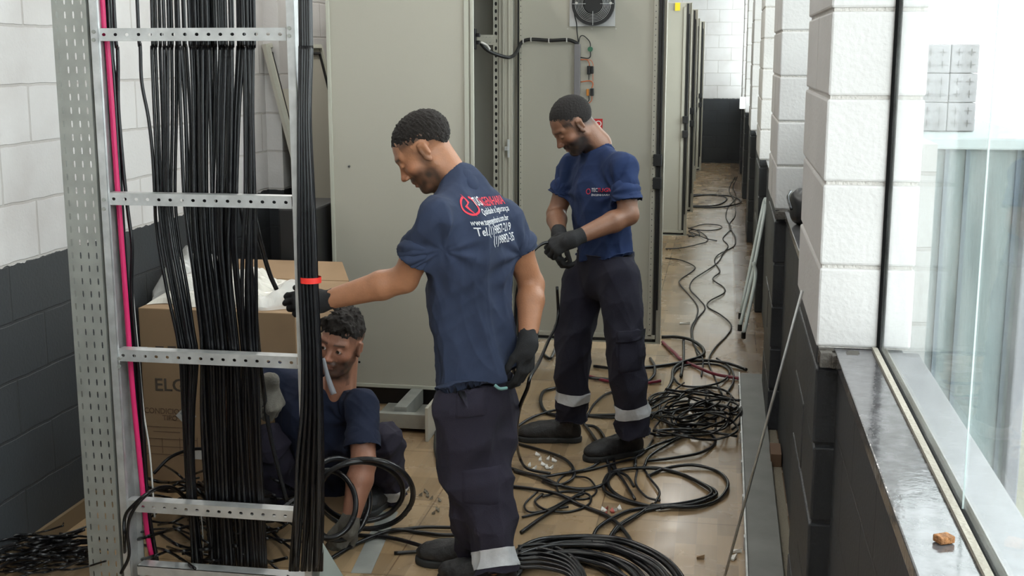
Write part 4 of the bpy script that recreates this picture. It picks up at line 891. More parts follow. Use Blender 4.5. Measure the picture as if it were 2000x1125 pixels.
def head_frame(fwd, up):
    f = nrm(fwd); u = nrm(np.array(up, float) - f * (np.array(up, float) @ f)); return np.stack([np.cross(f, u), f, u], 1)   # columns right, forward, up
def head_prims(s, c, R, sc=1.0, hw=1.0, cr=1.0):
    W_ = lambda x, y, z: c + R @ (np.array([x * hw, y, z]) * sc)
    E = lambda p, r, k, op='u': s.ell(W_(*p), np.array(r) * [hw * sc, sc, sc], R, k * sc, op)
    Cn = lambda a, b, ra, rb, k, op='u': s.cone(W_(*a), W_(*b), ra * sc, rb * sc, k * sc, op)
    E((0, -.014, .036 * cr), (.074, .094, .082 * cr), .01); E((0, .03, -.02), (.060, .060, .082), .035); E((0, .036, -.082), (.047, .044, .033), .03)
    E((0, .074, -.103), (.020, .014, .015), .018)
    for q in (1, -1):
        Cn((q * .050, -.005, -.055), (q * .022, .062, -.104), .016, .014, .022)
        E((q * .042, .056, -.030), (.020, .020, .020), .02); Cn((q * .010, .083, .018), (q * .045, .066, .020), .010, .009, .014)
        E((q * .031, .094, -.004), (.017, .017, .013), .010, 's')
    Cn((0, .080, .006), (0, .103, -.034), .0085, .0105, .012); E((0, .106, -.038), (.011, .011, .009), .006)
    for q in (1, -1): E((q * .012, .097, -.041), (.0075, .010, .0075), .005)
    E((0, .082, -.062), (.026, .014, .012), .01); Cn((-.018, .088, -.0665), (.018, .088, -.0665), .0045, .0045, .004); Cn((-.014, .087, -.078), (.014, .087, -.078), .006, .006, .005)
    for x0, x1 in ((-.02, 0), (0, .02)): Cn((x0, .0945 - abs(x0) * .2, -.0725), (x1, .0945 - abs(x1) * .2, -.0725), .0022, .0022, .002, 's')
    for q in (1, -1):
        E((q * .031, .078, -.003), (.0125, .0125, .0125), .003)      # closed or lowered lid volume
        RR = R
        E((q * .0745, -.006, -.006), (.007, .016, .028), .006); Cn((q * .074, .004, -.026), (q * .074, -.004, -.036), .007, .007, .006)
        E((q * .0825, -.001, -.002), (.0055, .008, .016), .003, 's'); Cn((q * .079, -.017, .010), (q * .080, -.015, -.02), .0045, .004, .004); Cn((q * .078, -.015, .010), (q * .077, .002, .017), .0042, .004, .004)
def skin_cols(V, c, R, sc, base, beard, beard_col, beard_lv, fade, hair_col, seed=1):
    L = (V - c) @ R / sc; x, y, z = L.T; C_ = np.tile(np.array(base, float), (len(V), 1)); n = waves(V, seed, 12, 160, (1, 1, 1), False)
    sm = lambda a, b, v: np.clip((v - a) / (b - a), 0, 1) ** 1
    nearh = np.linalg.norm(L * [1, 1, 1] - [0, 0, -.01], axis=1) < .16
    # ruddy ears, nose, cheeks
    rd = np.exp(-((np.abs(x) - .045) ** 2 + (y - .06) ** 2 + (z + .03) ** 2) / .0006) * .5 + np.exp(-((x) ** 2 + (y - .105) ** 2 + (z + .035) ** 2) / .0003) * .6
    C_ *= 1 + rd[:, None] * np.array([.15, -.12, -.15])
    lip = (np.abs(x) < .022) * (y > .083) * sm(-.088, -.083, z) * sm(-.059, -.063, z); C_ = C_ * (1 - .5 * lip[:, None]) + np.array([.26, .09, .07]) * .5 * lip[:, None] * (np.array(base).mean() / .2)
    if beard:
        jaw = sm(-.028, -.052, z + .25 * np.clip(.05 - y, 0, .1) - .0) * sm(-.016, .01, y) * sm(.155, .13, -z)
        must = np.exp(-((z + .056) / .0065) ** 2) * (np.abs(x) < .032) * (y > .075)
        jaw = jaw * (1 - np.exp(-((x) ** 2 + (z + .071) ** 2 * 2) / .0004) * (y > .06)) * (1 - .9 * (sm(-.04, -.052, z) < .5) * (np.abs(x) < .03))
        side = (np.abs(x) > .05) * sm(.035, .02, y) * sm(-.012, .004, y) * sm(.03, .0, z) * .6
        b = np.clip(np.maximum(np.maximum(jaw, must * 1.0), side) * (beard_lv + .12 * n), 0, .97) * nearh; C_ = C_ * (1 - b[:, None]) + np.array(beard_col) * b[:, None]
    brow = np.exp(-((z - .0195 + .10 * (np.abs(x) - .03) ** 1 * .6) / .0048) ** 2) * (np.abs(x) > .012) * (np.abs(x) < .05) * (y > .05) * .85; C_ = C_ * (1 - brow[:, None]) + np.array(hair_col) * brow[:, None]
    lash = np.exp(-((z + .0095) / .002) ** 2) * (np.abs(np.abs(x) - .031) < .013) * (y > .075) * .8; C_ = C_ * (1 - lash[:, None]) + np.array([.01, .007, .006]) * lash[:, None]
    if fade:
        line = -.02 - .45 * (y + .0) * 0
        h = sm(fade[0], fade[1], z - .55 * np.clip(y - .0, -.2, .2) * fade[2]) * (y < .055) * nearh * np.clip(.85 + .15 * n, 0, 1); h *= ~((np.abs(x) > .066) & (np.abs(y + .004) < .026) & (z < .03)); C_ = C_ * (1 - h[:, None] * .9) + np.array(hair_col) * h[:, None] * .9
    return np.clip(C_, 0, 1)
def hand_prims(w, d, n, th, curl, r=1.0, spread=.0, thumb=(.5, .6), L=1.0):
    """capsules of a hand: w wrist, d towards the fingers, n out of the back of the hand, th towards the thumb; curl per finger (three bends)"""
    d = nrm(d); n = nrm(np.array(n, float) - d * (np.array(n, float) @ d)); t = np.cross(d, n); t = t * (1 if t @ np.array(th, float) > 0 else -1); C_ = []
    P = lambda a, b, c: w + (d * a + t * b + n * c) * L
    kn = [P(.092, .032, 0), P(.096, .011, .003), P(.091, -.010, .001), P(.082, -.030, -.003)]; lens = [(.043, .026, .021), (.048, .030, .022), (.044, .028, .021), (.034, .021, .019)]
    for i, k in enumerate(kn):
        C_.append((P(.012, .020 - .013 * i, 0), k, .0145 * r, .0125 * r))
        a = 0; p = k; 
        for j, l in enumerate(lens[i]):
            a += curl[i] * (1, 1.15, .8)[j]; dd = d * math.cos(a) - n * math.sin(a) + t * (spread * (1.5 - i)) * (1 if j == 0 else .3); q = p + nrm(dd) * l * L; rr = (.0100, .0092, .0085)[j] * r * (1 if i < 3 else .88); C_.append((p, q, rr, rr * .93)); p = q
    a, b = thumb; p0 = P(.020, .026, -.006); p1 = p0 + (d * math.cos(a + .2) + t * math.sin(a + .2) * .9 - n * .35 * b) * .044 * L; p2 = p1 + (d * math.cos(a * .6) + t * math.sin(a * .6) * .6 - n * .7 * b) * .033 * L; p3 = p2 + (d * math.cos(a * .3) + t * math.sin(a * .3) * .2 - n * 1.0 * b) * .026 * L
    C_ += [(p0, p1, .0155 * r, .0125 * r), (p1, p2, .0118 * r, .0105 * r), (p2, p3, .0104 * r, .0092 * r)]
    return C_
def glove(name, hp, wr, el, material, parent, label=None, cuff=.034):
    pts = np.array([p for c in hp for p in c[:2]] + [wr]); s = SDF(pts.min(0) - .07, pts.max(0) + .07, .0025)
    ud = nrm(np.array(el) - np.array(wr))
    for i, (a, b, ra, rb) in enumerate(hp): s.cone(a, b, ra + .0012, rb + .0012, .012 if ra > .0125 else .004)
    s.cone(np.array(wr) + ud * .045, np.array(wr) - ud * .01, cuff, cuff * .94, .015); s.cone(np.array(wr) - ud * .01, np.array(wr) - ud * .04, cuff * .9, .024, .02)
    s.cut(np.array(wr) + ud * .042, ud, np.array(wr) - .08, np.array(wr) + .08)
    V, Q = s.mesh(); V = lap(V, Q, 1, .4); N = vnormals(V, Q); V = V + N * (waves(V, 5, 8, 160, (1, 1, 1)) * .0005)[:, None]
    g = to_obj(name, V, Q, material, parent)
    if label: g['label'] = label
    return g
def boot(name, heel, fdir, material, parent, size=.285, ank=None, lab=None):
    f = nrm([fdir[0], fdir[1], 0]); r = np.cross(f, [0, 0, 1]); h = np.array([heel[0], heel[1], 0.0]); R = np.stack([r, f, [0, 0, 1]], 1); z = np.array([0, 0, 1.0]); k = size / .285
    lo = h - [.16, .16, .01]; hi = h + [.16, .16, .26]; lo = np.minimum(lo, h + f * .30 * k - [.08, .08, .01]); hi = np.maximum(hi, h + f * .30 * k + [.08, .08, .1]); s = SDF(lo, hi, .004)
    P = lambda a, b, c: h + (f * a + r * b) * k + z * c
    s.ell(P(.225, 0, .040), (.047 * k, .062 * k, .038), R, .0); s.ell(P(.15, 0, .045), (.045 * k, .09 * k, .045), R, .03); s.ell(P(.045, 0, .045), (.037 * k, .048 * k, .050), R, .03)
    a = P(.055, 0, .07); b = (np.array(ank, float) if ank is not None else P(.055, 0, .16)); b = b.copy(); dv = b - a; dv[2] = max(dv[2], .10, 1.5 * math.hypot(dv[0], dv[1])); b = a + dv / np.linalg.norm(dv) * .065
    s.cone(a, b, .041, .041, .03); s.cone(P(.10, 0, .070), P(.20, 0, .052), .034, .028, .03); s.cut(P(0, 0, .0), (0, 0, -1)); s.cut(b, b - a, b - .08, b + .08)
    V, Q = s.mesh(); V = lap(V, Q, 1, .5); N = vnormals(V, Q); crease = waves(V, 9, 6, 130, (1, 1, .5)) * .0012; V = V + N * crease[:, None] * (V[:, 2] > .02)[:, None]; V[:, 2] = np.maximum(V[:, 2], .001)
    o = to_obj(name, V, Q, material, parent)
    s = SDF(lo, hi, .004); s.ell(P(.225, 0, .012), (.052 * k, .066 * k, .05), R, 0); s.ell(P(.15, 0, .012), (.046 * k, .10 * k, .05), R, .02); s.ell(P(.045, 0, .012), (.042 * k, .052 * k, .05), R, .02); s.cut(P(0, 0, .001), (0, 0, -1)); s.cut(P(0, 0, .026), (0, 0, 1))
    V, Q = s.mesh(); to_obj('sole', V, Q, mat('boot_sole', (.02, .02, .02), .7), o)
    if lab: o['label'] = lab
    return o
def garment(cones, lo, hi, h, cuts=(), subs=(), k=.03, fold=None, sm=1):
    s = SDF(lo, hi, h)
    for c in cones:
        a, b, ra, rb = c[:4]; s.cone(a, b, ra, rb, c[6] if len(c) > 6 else k, 'u', c[4] if len(c) > 4 else None, c[5] if len(c) > 5 else 1.0)
    for c in cuts: s.cut(*c)
    for c in subs: s.cone(c[0], c[1], c[2], c[3], c[4] if len(c) > 4 else .004, 's')
    V, Q = s.mesh(); V = lap(V, Q, sm, .5)
    if fold: N = vnormals(V, Q); V = V + N * fold(V, N)[:, None]
    return V, Q
def bbox(cones, m=.16):
    p = np.array([q for c in cones for q in (c[0], c[1])]); return p.min(0) - m, p.max(0) + m
def mixp(a, b, t): return np.array(a) * (1 - t) + np.array(b) * t
def decal_text(parent, shirt, lines, origin, ux, uy, nn, material_of):
    """flat writing wrapped onto the cloth: origin top left, ux reading direction, uy up, nn out of the cloth"""
    me = shirt.data; off = world_off(shirt); bv = BVHTree.FromPolygons([v.co + off for v in me.vertices], [p.vertices[:] for p in me.polygons])
    for nm, s, m, size, x, y, sq, kind in lines:
        if kind == 'text':
            c = bpy.data.curves.new(nm, 'FONT'); c.body = s; c.size = size; c.offset = size * .008; c.resolution_u = 2; t = bpy.data.objects.new(nm, c); COL.objects.link(t); bpy.context.view_layer.update()
            m0 = bpy.data.meshes.new_from_object(t.evaluated_get(bpy.context.evaluated_depsgraph_get())); bpy.data.objects.remove(t); m0.transform(Matrix.Diagonal((sq, 1, 1, 1)))
        else:
            m0 = bpy.data.meshes.new(nm); m0.from_pydata([(p[0], p[1], 0) for p in s[0]], [], s[1]); m0.update()
        b = bmesh.new(); b.from_mesh(m0); bmesh.ops.triangulate(b, faces=b.faces[:])
        for _ in range(3):
            le = [e for e in b.edges if e.calc_length() > .008]
            if le: bmesh.ops.subdivide_edges(b, edges=le, cuts=1); bmesh.ops.triangulate(b, faces=[f for f in b.faces if len(f.verts) > 3])
        for v in b.verts:
            p = Vector(origin) + Vector(ux) * (v.co.x + x) + Vector(uy) * (v.co.y + y) + Vector(nn) * .25
            hit = bv.ray_cast(p, -Vector(nn), .5); v.tag = hit[0] is None; v.co = (hit[0] + hit[1] * .0018 if hit[0] is not None else p - Vector(nn) * .25) - off
        bmesh.ops.delete(b, geom=[v for v in b.verts if v.tag], context='VERTS'); b.to_mesh(m0); b.free(); m0.materials.clear(); m0.materials.append(material_of); 
        if m: m0.materials[0] = m
        o = bpy.data.objects.new(nm, m0); COL.objects.link(o); o.parent = shirt
def eyes(parent, c, R, sc, hw=1.0, open_=.0, look=(0, 0)):
    for q in (1, -1):
        cc = c + R @ (np.array([q * .031 * hw, .0795 if open_ else .0765, -.004]) * sc); n = 20; V = []; f = []; cl = []
        ax = R @ nrm([look[0], 1, look[1]]); u = nrm(np.cross(ax, R[:, 2])); w = np.cross(u, ax)
        for i in range(n + 1):
            th = math.pi * i / n
            for j in range(n):
                a = 2 * math.pi * j / n; V.append(cc + .0112 * sc * (ax * math.cos(th) + u * math.sin(th) * math.cos(a) + w * math.sin(th) * math.sin(a))); cl.append((.01, .007, .005) if i < 3 else (.06, .03, .015) if i < 5 else (.6, .55, .52))
        Q = np.array([(i * n + j, i * n + (j + 1) % n, (i + 1) * n + (j + 1) % n, (i + 1) * n + j) for i in range(n) for j in range(n)]); to_obj('eye', np.array(V), Q, mat('eye_white', (.6, .55, .5), .15, attr='Col'), parent, np.array(cl))
def body_mesh(parent, hc, R, sc, hw, limbs, neck_pts, mt, colf, h=.0035, open_eyes=False, cr=1.0):
    pts = np.array([q for c in limbs for q in (c[0], c[1])] + [hc]); s = SDF(pts.min(0) - .15, pts.max(0) + .16, h)
    for c in limbs: s.cone(c[0], c[1], c[2], c[3], c[6] if len(c) > 6 else .018, 'u', c[4] if len(c) > 4 else None, c[5] if len(c) > 5 else 1.0)
    head_prims(s, hc, R, sc, hw, cr)
    for c in neck_pts: s.cone(c[0], c[1], c[2], c[3], .02)
    if open_eyes:
        for q in (1, -1): s.ell(hc + R @ (np.array([q * .031 * hw, .095, -.006]) * sc), (.0115 * sc, .012, .0048), R, .002, 's')
    V, Q = s.mesh(); return to_obj('body', V, Q, mt, parent, colf(V))
def hair_mesh(parent, hc, R, sc, hw, shell, planes, material, seed, amp=.003, freq=180, clumps=(), aniso=(1, 1, 1)):
    m = .16; s = SDF(hc - m, hc + m, .0026)
    for p, r in shell: s.ell(hc + R @ (np.array(p) * sc * [hw, 1, 1]), np.array(r) * sc * [hw, 1, 1], R, .01)
    X, Y, Z = s.ax[0][:, None, None], s.ax[1][None, :, None], s.ax[2][None, None, :]; dm = None
    for p, n in planes:      # union of half spaces that may carry hair
        pt = hc + R @ (np.array(p) * sc); n = R @ nrm(n); d = (X - pt[0]) * n[0] + (Y - pt[1]) * n[1] + (Z - pt[2]) * n[2]; dm = d if dm is None else np.minimum(dm, d)
    s.D = np.maximum(s.D, dm).astype(np.float32)
    for q in (1, -1): s.ell(hc + R @ (np.array([q * .080 * hw, -.002, -.006]) * sc), (.022, .027, .040), R, .008, 's')
    for a, b, ra, rb in clumps: s.cone(hc + R @ (np.array(a) * sc), hc + R @ (np.array(b) * sc), ra, rb, .006)
    V, Q = s.mesh(); N = vnormals(V, Q); V = V + N * (waves((V - hc) @ R, seed, 10, freq, aniso) * amp)[:, None]; return to_obj('hair', V, Q, material, parent)
M_skinC = mat('skin_tan', (.4, .2, .13), .45, attr='Col', var=.10, vscale=40, bump=.12, bscale=180); M_glb = mat('black_glove_knit', (.014, .014, .016), .8, bump=.5, bscale=500); M_glg = mat('grey_glove_knit', (.17, .155, .13), .9, bump=.5, bscale=400, var=.4, vscale=20)
M_boot = mat('boot_leather', (.022, .021, .022), .55, bump=.25, bscale=160, var=.35, vscale=30)
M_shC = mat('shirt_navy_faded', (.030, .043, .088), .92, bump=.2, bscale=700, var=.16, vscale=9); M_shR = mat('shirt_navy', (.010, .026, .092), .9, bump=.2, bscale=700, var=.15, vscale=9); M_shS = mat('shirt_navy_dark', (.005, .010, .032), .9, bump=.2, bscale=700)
M_trC = mat('trouser_plum_navy', (.022, .018, .034), .92, bump=.3, bscale=500, var=.2, vscale=8); M_trR = mat('trouser_navy', (.012, .011, .024), .92, bump=.3, bscale=500, var=.2, vscale=8)
M_ref = mat('reflective_tape', (.62, .62, .64), .5, bump=.2, bscale=100, var=.15, vscale=25); M_hair = mat('hair_dark', (.018, .012, .009), .75, bump=.9, bscale=420); M_hairR = mat('hair_black', (.014, .010, .009), .8, bump=.9, bscale=600)
M_lw = mat('print_white', (.72, .73, .76), .7); M_lr = mat('print_red', (.72, .03, .06), .6)
Zv = np.array([0, 0, 1.0])
def tee(parent, mt, C7, shL, shR, elL, elR, waist, hem, fdir, widths, nc, neck_dir, sl=(.62, .62), folds=1.0, seed=3, hemn=None, srad=(.068, .082), name='shirt', h=.005, extra=()):
    """t-shirt: torso cones, two sleeves cut open, neck hole, hem plane"""
    lat = nrm(np.array(shL) - np.array(shR)); up_ = nrm(C7 - waist); ff = 1.0; chest = mixp(shL, shR, .5); chest = chest * .55 + C7 * .45 - up_ * .07
    dep = nrm(np.cross(lat, up_)); w1, w2, w3, fl1 = widths
    T = [(C7 - up_ * .055, chest - up_ * .08, .088, w1, dep, fl1), (chest - up_ * .08, waist, w1, w2, dep, fl1), (waist, hem - nrm(waist - hem) * .1, w2, w3 * 1.03, dep, fl1)]
    for sh in (shL, shR): T.append((C7 - up_ * .040, sh, .052, .056, None, 1, .04)); T.append((sh, mixp(chest, waist, .25) + (np.array(sh) - chest) * .55, .056, .06, dep, .9, .04))
    ends = []
    SL_ = []
    for sh, el, q in ((shL, elL, sl[0]), (shR, elR, sl[1])):
        e = mixp(sh, el, q); SL_.append((sh, e, el)); ends.append((e, nrm(e - sh)))
    T += [(c[0], c[1], c[2] + .012, c[3] + .012, *c[4:]) for c in extra]
    lo, hi = bbox(T + [(a, b) for a, b, _ in SL_], .16)
    s = SDF(lo, hi, h)
    for c in T: s.cone(c[0], c[1], c[2], c[3], c[6] if len(c) > 6 else .04, 'u', c[4] if len(c) > 4 else None, c[5] if len(c) > 5 else 1.0)
    s.cut(hem, hemn if hemn is not None else nrm(hem - waist))
    for (sh, e, el), (_, d) in zip(SL_, ends):       # each sleeve is cut open on its own, then joined to the torso
        s2 = SDF(lo, hi, h); s2.cone(sh, e + d * .03, srad[0], srad[1], 0); s2.cut(e, d)
        s2.cone(e - d * .045, e + d * .06, srad[1] - .016, srad[1] - .007, .003, 's'); near = s2.D < .12
        k = .035; A, B = s.D, s2.D; hh_ = np.clip(.5 + .5 * (A - B) / k, 0, 1); s.D = (A * (1 - hh_) + B * hh_ - k * hh_ * (1 - hh_)).astype(np.float32)
    s.cone(nc[0], nc[1], nc[2], nc[3], .006, 's')
    def fold(V, N):
        t = np.clip((V - C7) @ (-up_) / .6, 0, 1); A = folds * (.003 + .0085 * t ** 1.1)
        slv = np.ones(len(V))
        for (e, d) in ends: slv *= 1 - .75 * np.exp(-(np.linalg.norm(V - e, axis=1) / .11) ** 2)
        A = A * slv; f1 = waves(V, seed, 7, 30, (1.2, 1.2, .28)) * A; f2 = waves(V, seed + 3, 6, 70, (1, 1, .7)) * .0022 * folds
        ar = np.zeros(len(V))
        for sh in (shL, shR):
            pit = np.array(sh) - up_ * .11; rr = V - pit; d_ = np.linalg.norm(rr, axis=1); ang = np.arctan2(rr @ up_, rr @ lat); ar += .0045 * folds * np.cos(ang * 9) * np.exp(-((d_ - .10) / .07) ** 2)
        return f1 + f2 + ar
    V, Q = s.mesh(); V = lap(V, Q, 2, .5); V = V + vnormals(V, Q) * fold(V, None)[:, None]; return to_obj(name, V, Q, mt, parent), T
def trousers(parent, mt, pel, hipL, hipR, legs, dep, seed, bands=(), ff=.8, wr=.15, topcut=None, h=.0055, legr=(.098, .082, .078), k=.03):
    lat = nrm(np.array(hipL) - np.array(hipR)); T = [(pel + Zv * .05, pel - Zv * .02, wr, wr, dep, ff)]
    for hip, kn, an in legs:
        T.append((hip, kn, legr[0], legr[1], None, 1, k)); T.append((kn, an, legr[1], legr[2], None, 1, .02))
    lo, hi = bbox(T, .17); cuts = [] if topcut == 0 else [(pel + Zv * .07, Zv, pel - .24, pel + .24)]
    for hip, kn, an in legs: d = nrm(np.array(an) - np.array(kn)); cuts.append((an, d, an - .16, an + .16))
    knees = [np.array(l[1]) for l in legs]; ank = [np.array(l[2]) for l in legs]
    def fold(V, N):
        a = .0042 + np.zeros(len(V))
        for q in ank: a += .011 * np.exp(-(np.linalg.norm(V - q, axis=1) / .14) ** 2)
        for q in knees: a += .007 * np.exp(-(np.linalg.norm(V - q, axis=1) / .12) ** 2)
        return waves(V, seed, 7, 42, (.7, .7, 1.1)) * a + waves(V, seed + 1, 5, 26, (1.2, 1.2, .25)) * .005
    V, Q = garment(T, lo, hi, h, cuts, [], k, fold, 2); o = to_obj('trousers', V, Q, mt, parent)
    for i, (li, p0, p1) in enumerate(bands):     # reflective band: the same cloth surface between two planes, a hair thicker
        hip, kn, an = legs[li]; d = nrm(np.array(an) - np.array(kn)); t0 = (V - an) @ d; near = (np.linalg.norm(V - (np.array(an) + np.outer(t0, d)), axis=1) < .14)
        sel = near & (t0 > -p0) & (t0 < -p1); fq = sel[Q].all(1); Q2 = Q[fq]
        if len(Q2) == 0: continue
        u, inv = np.unique(Q2, return_inverse=True); N = vnormals(V, Q); V2 = V[u] + N[u] * .003; to_obj('reflective_band', V2, inv.reshape(-1, 4), M_ref, o)
    return o
def patch(name, cloth, c, ux, uy, nn, w, hgt, material, th=.007, n=14):
    """sewn-on pocket: a padded panel laid on the cloth, following its surface"""
    off = np.array(world_off(cloth)); bv = BVHTree.FromPolygons([v.co + Vector(off) for v in cloth.data.vertices], [q.vertices[:] for q in cloth.data.polygons]); nn = nrm(nn); ux = nrm(ux); uy = nrm(uy); V = []; ok = True
    for i in range(n):
        for j in range(n):
            u = (i / (n - 1) - .5); v = (j / (n - 1) - .5); p = Vector(np.array(c) + ux * u * w + uy * v * hgt + nn * .2); h_ = bv.ray_cast(p, Vector(-nn), .4)
            if h_[0] is None: ok = False; V.append(np.array(c)); continue
            e = min(1, (0.5 - abs(u)) * 14, (.5 - abs(v)) * 14); V.append(np.array(h_[0]) + np.array(h_[1]) * (th * max(e, -.4) if e > 0 else -.004))
    if not ok: print('patch miss', name); 
    Q = np.array([(i * n + j, (i + 1) * n + j, (i + 1) * n + j + 1, i * n + j + 1) for i in range(n - 1) for j in range(n - 1)])
    return to_obj(name, np.array(V), Q, material, cloth)
def band_cut(o, hip, kn, an, p0, p1):
    d = nrm(np.array(an) - np.array(kn)); off = np.array(world_off(o)); b = bmesh.new(); b.from_mesh(o.data)
    for f in [f for f in b.faces if np.linalg.norm(np.cross(np.array(f.calc_center_median()) + off - an, d)) > .15 or not (-p0 - .02 < (np.array(f.calc_center_median()) + off - an) @ d < -p1 + .02)]: b.faces.remove(f)
    for v in [v for v in b.verts if not v.link_faces]: b.verts.remove(v)
    for t, n in ((-p0, -d), (-p1, d)): bmesh.ops.bisect_plane(b, geom=b.verts[:] + b.edges[:] + b.faces[:], plane_co=np.array(an) - off + d * t, plane_no=n, clear_outer=True)
    b.normal_update()
    for v in b.verts: v.co += v.normal * .003
    me = bpy.data.meshes.new('reflective_band'); b.to_mesh(me); b.free(); me.materials.clear(); me.materials.append(M_ref); me.polygons.foreach_set('use_smooth', [True] * len(me.polygons))
    r = bpy.data.objects.new('reflective_band', me); COL.objects.link(r); r.parent = o; r['label'] = 'grey white reflective band'; return r
def legs_core(legs): 
    out = []
    for hip, kn, an in legs: out += [(hip, kn, .070, .048), (kn, mixp(kn, an, .9), .048, .034)]
    return out
def torso_core(C7, shL, shR, waist, pel, dep):
    ch = mixp(mixp(shL, shR, .5), waist, .2); return [(ch, waist, .095, .10, dep, .62), (waist, pel, .10, .105, dep, .66), (C7 - Zv * .05, ch, .05, .08, dep, .6, .03), (C7 - Zv * .055, shL, .034, .032), (C7 - Zv * .055, shR, .034, .032)]
def arm(sh, el, wr, k=1.0):
    m = mixp(el, wr, .28); return [(sh, mixp(sh, el, .45), .032 * k, .047 * k), (mixp(sh, el, .45), el, .047 * k, .039 * k), (el, m, .040 * k, .044 * k), (m, wr, .044 * k, .028 * k, None, 1, .012)]
BOLT = ([(.35, 1.0), (.62, .62), (.50, .60), (.66, .0), (.30, .46), (.44, .48)], [(0, 1, 2), (3, 4, 5), (1, 2, 5), (2, 5, 4)])
def ring2(n=36, r0=.36, r1=.46, a0=0, a1=2 * math.pi, c=(.5, .5)):
    t = np.linspace(a0, a1, n + 1); v = [(c[0] + r0 * math.cos(a), c[1] + r0 * math.sin(a)) for a in t] + [(c[0] + r1 * math.cos(a), c[1] + r1 * math.sin(a)) for a in t]; return v, [(k, k + 1, n + 2 + k, n + 1 + k) for k in range(n)]
def scaled(g, s): return [(x * s, y * s) for x, y in g[0]], g[1]

# ---- man standing at the open fan door
SR = at(1118, 325, 5.44); SL = at(1216, 326, 5.16); C7 = at(1166, 283, 5.33); WA = at(1176, 430, 5.31); HE = at(1181, 502, 5.31)
man = empty('person', fl(1160, 868), 'man in navy t-shirt and cargo trousers standing bowed at the fan door, wearing black gloves', 'person')
dep = nrm(np.cross(SL - SR, Zv)); EL = at(1228, 420, 5.12); WL = at(1122, 466, 4.99); ER = at(1086, 418, 5.42); WR = at(1092, 458, 5.17)
fwd = (-.67, -.36, -.62); R = head_frame(fwd, (-.0, 0, 1)); ear = at(1134, 244, 5.21); hc = ear - R @ np.array([-.075, -.006, -.006])
legs = [(at(1140, 545, 5.40), at(1122, 680, 5.34), at(1116, 822, 5.38)), (at(1208, 545, 5.22), at(1222, 690, 5.14), at(1238, 850, 5.18))]
limbs = torso_core(C7, SL, SR, WA, at(1180, 520, 5.31), dep) + arm(SL, EL, WL, 1.02) + arm(SR, ER, WR) + legs_core(legs)
neck = [(hc + R @ [0, -.028, -.05], C7 + Zv * .0, .058, .062), (hc + R @ [0, .0, -.07], C7 + dep * .0 + (-dep if dep[1] > 0 else dep) * .0, .045, .055)]
base = (.235, .112, .066)
body_mesh(man, hc, R, .98, 1.0, limbs, neck, mat('skin_brown', (.24, .12, .07), .42, attr='Col', var=.08, vscale=40, bump=.12, bscale=180),
          lambda V: skin_cols(V, hc, R, .98, base, True, (.022, .017, .016), .97, (-.02, .0, 1.1), (.018, .012, .010), 4))
eyes(man, hc, R, .98); hair_mesh(man, hc, R, .98, 1.0, [((0, -.0145, .0385), (.0748, .0950, .083)), ((0, -.020, .028), (.0740, .0920, .080))], [((0, 0, .004), (0, .51, -.86)), ((0, -.045, -.01), (0, .92, -.40))], M_hairR, 2, .0006, 500)
nd = nrm(hc + R @ np.array([0, -.03, -.06]) - C7)
sh, _ = tee(man, M_shR, C7 + nd * .005, SL, SR, EL, ER, WA, HE, fwd, (.168, .165, .168, .66), (C7 - nd * .05, C7 + nd * .12, .064, .078), nd, (.74, .64), 1.0, 3, (.15, .0, -1), (.055, .072), extra=limbs[:2])
trousers(man, M_trR, at(1182, 520, 5.31), legs[1][0], legs[0][0], legs, dep, 21, (), .78, .154, None, .0055, (.106, .092, .086))
tro = [o for o in man.children if o.name.startswith('trousers')][0]
band_cut(tro, *legs[0], .155, .105); band_cut(tro, *legs[1], .150, .095)
fdir = (-dep if dep[1] > 0 else dep)
c_ = at(1232, 668, 5.0); tdir = np.array([-.2, -1, 0]); patch('cargo_pocket', tro, at(1236, 690, 5.1), (1, -.2, .12), (0, 0, 1), tdir, .115, .16, M_trR, .006); patch('pocket_flap', tro, at(1234, 655, 5.1), (1, -.2, .14), (0, 0, 1), tdir, .125, .05, M_trR, .011)
hp = hand_prims(WL, (-.9, -.12, -.38), (-.15, -.75, .6), (-.3, -.5, .7), (.75, .8, .85, .9), 1.0); glove('glove', hp, WL, EL, M_glb, man)
hp = hand_prims(WR, (-.1, -.35, -.92), (-.85, -.45, .1), (.2, -.9, .2), (.7, .75, .8, .8), 1.0); glove('glove', hp, WR, ER, M_glb, man)
b1 = fl(1134, 862); b2 = fl(1254, 884); boot('boot', b1, (-1, -.10), M_boot, man, .29, legs[0][2]); boot('boot', b2, (-.80, -.55), M_boot, man, .29, legs[1][2])
lg = at(1130, 368, 5.1); ux = nrm(SL - SR); 
decal_text(man, sh, [('chest_logo', scaled(ring2(24), .026), M_lr, 0, 0, -.004, 1, 'g'), ('chest_print', 'TEC', M_lw, .022, .030, .008, .9, 'text'), ('chest_print', 'TUGN', M_lr, .022, .066, .008, .9, 'text'), ('chest_print', 'ENGENHARIA', M_lw, .013, .030, -.010, 1.0, 'text')],
           at(1092, 382, 5.1) + ux * -.01, ux, (0, 0, 1), fdir, M_lw)
cable('black_cable', [at(1100, 482, 5.02), at(1075, 474, 5.0), at(1058, 477, 4.98), at(1040, 492, 4.95), at(1022, 520, 4.9), at(1010, 570, 4.9), at(1006, 640, 4.9), at(1003, 740, 4.9), fl(1000, 860, .01)], .007, M_cable, 'black cable end held in the gloves of the standing man')

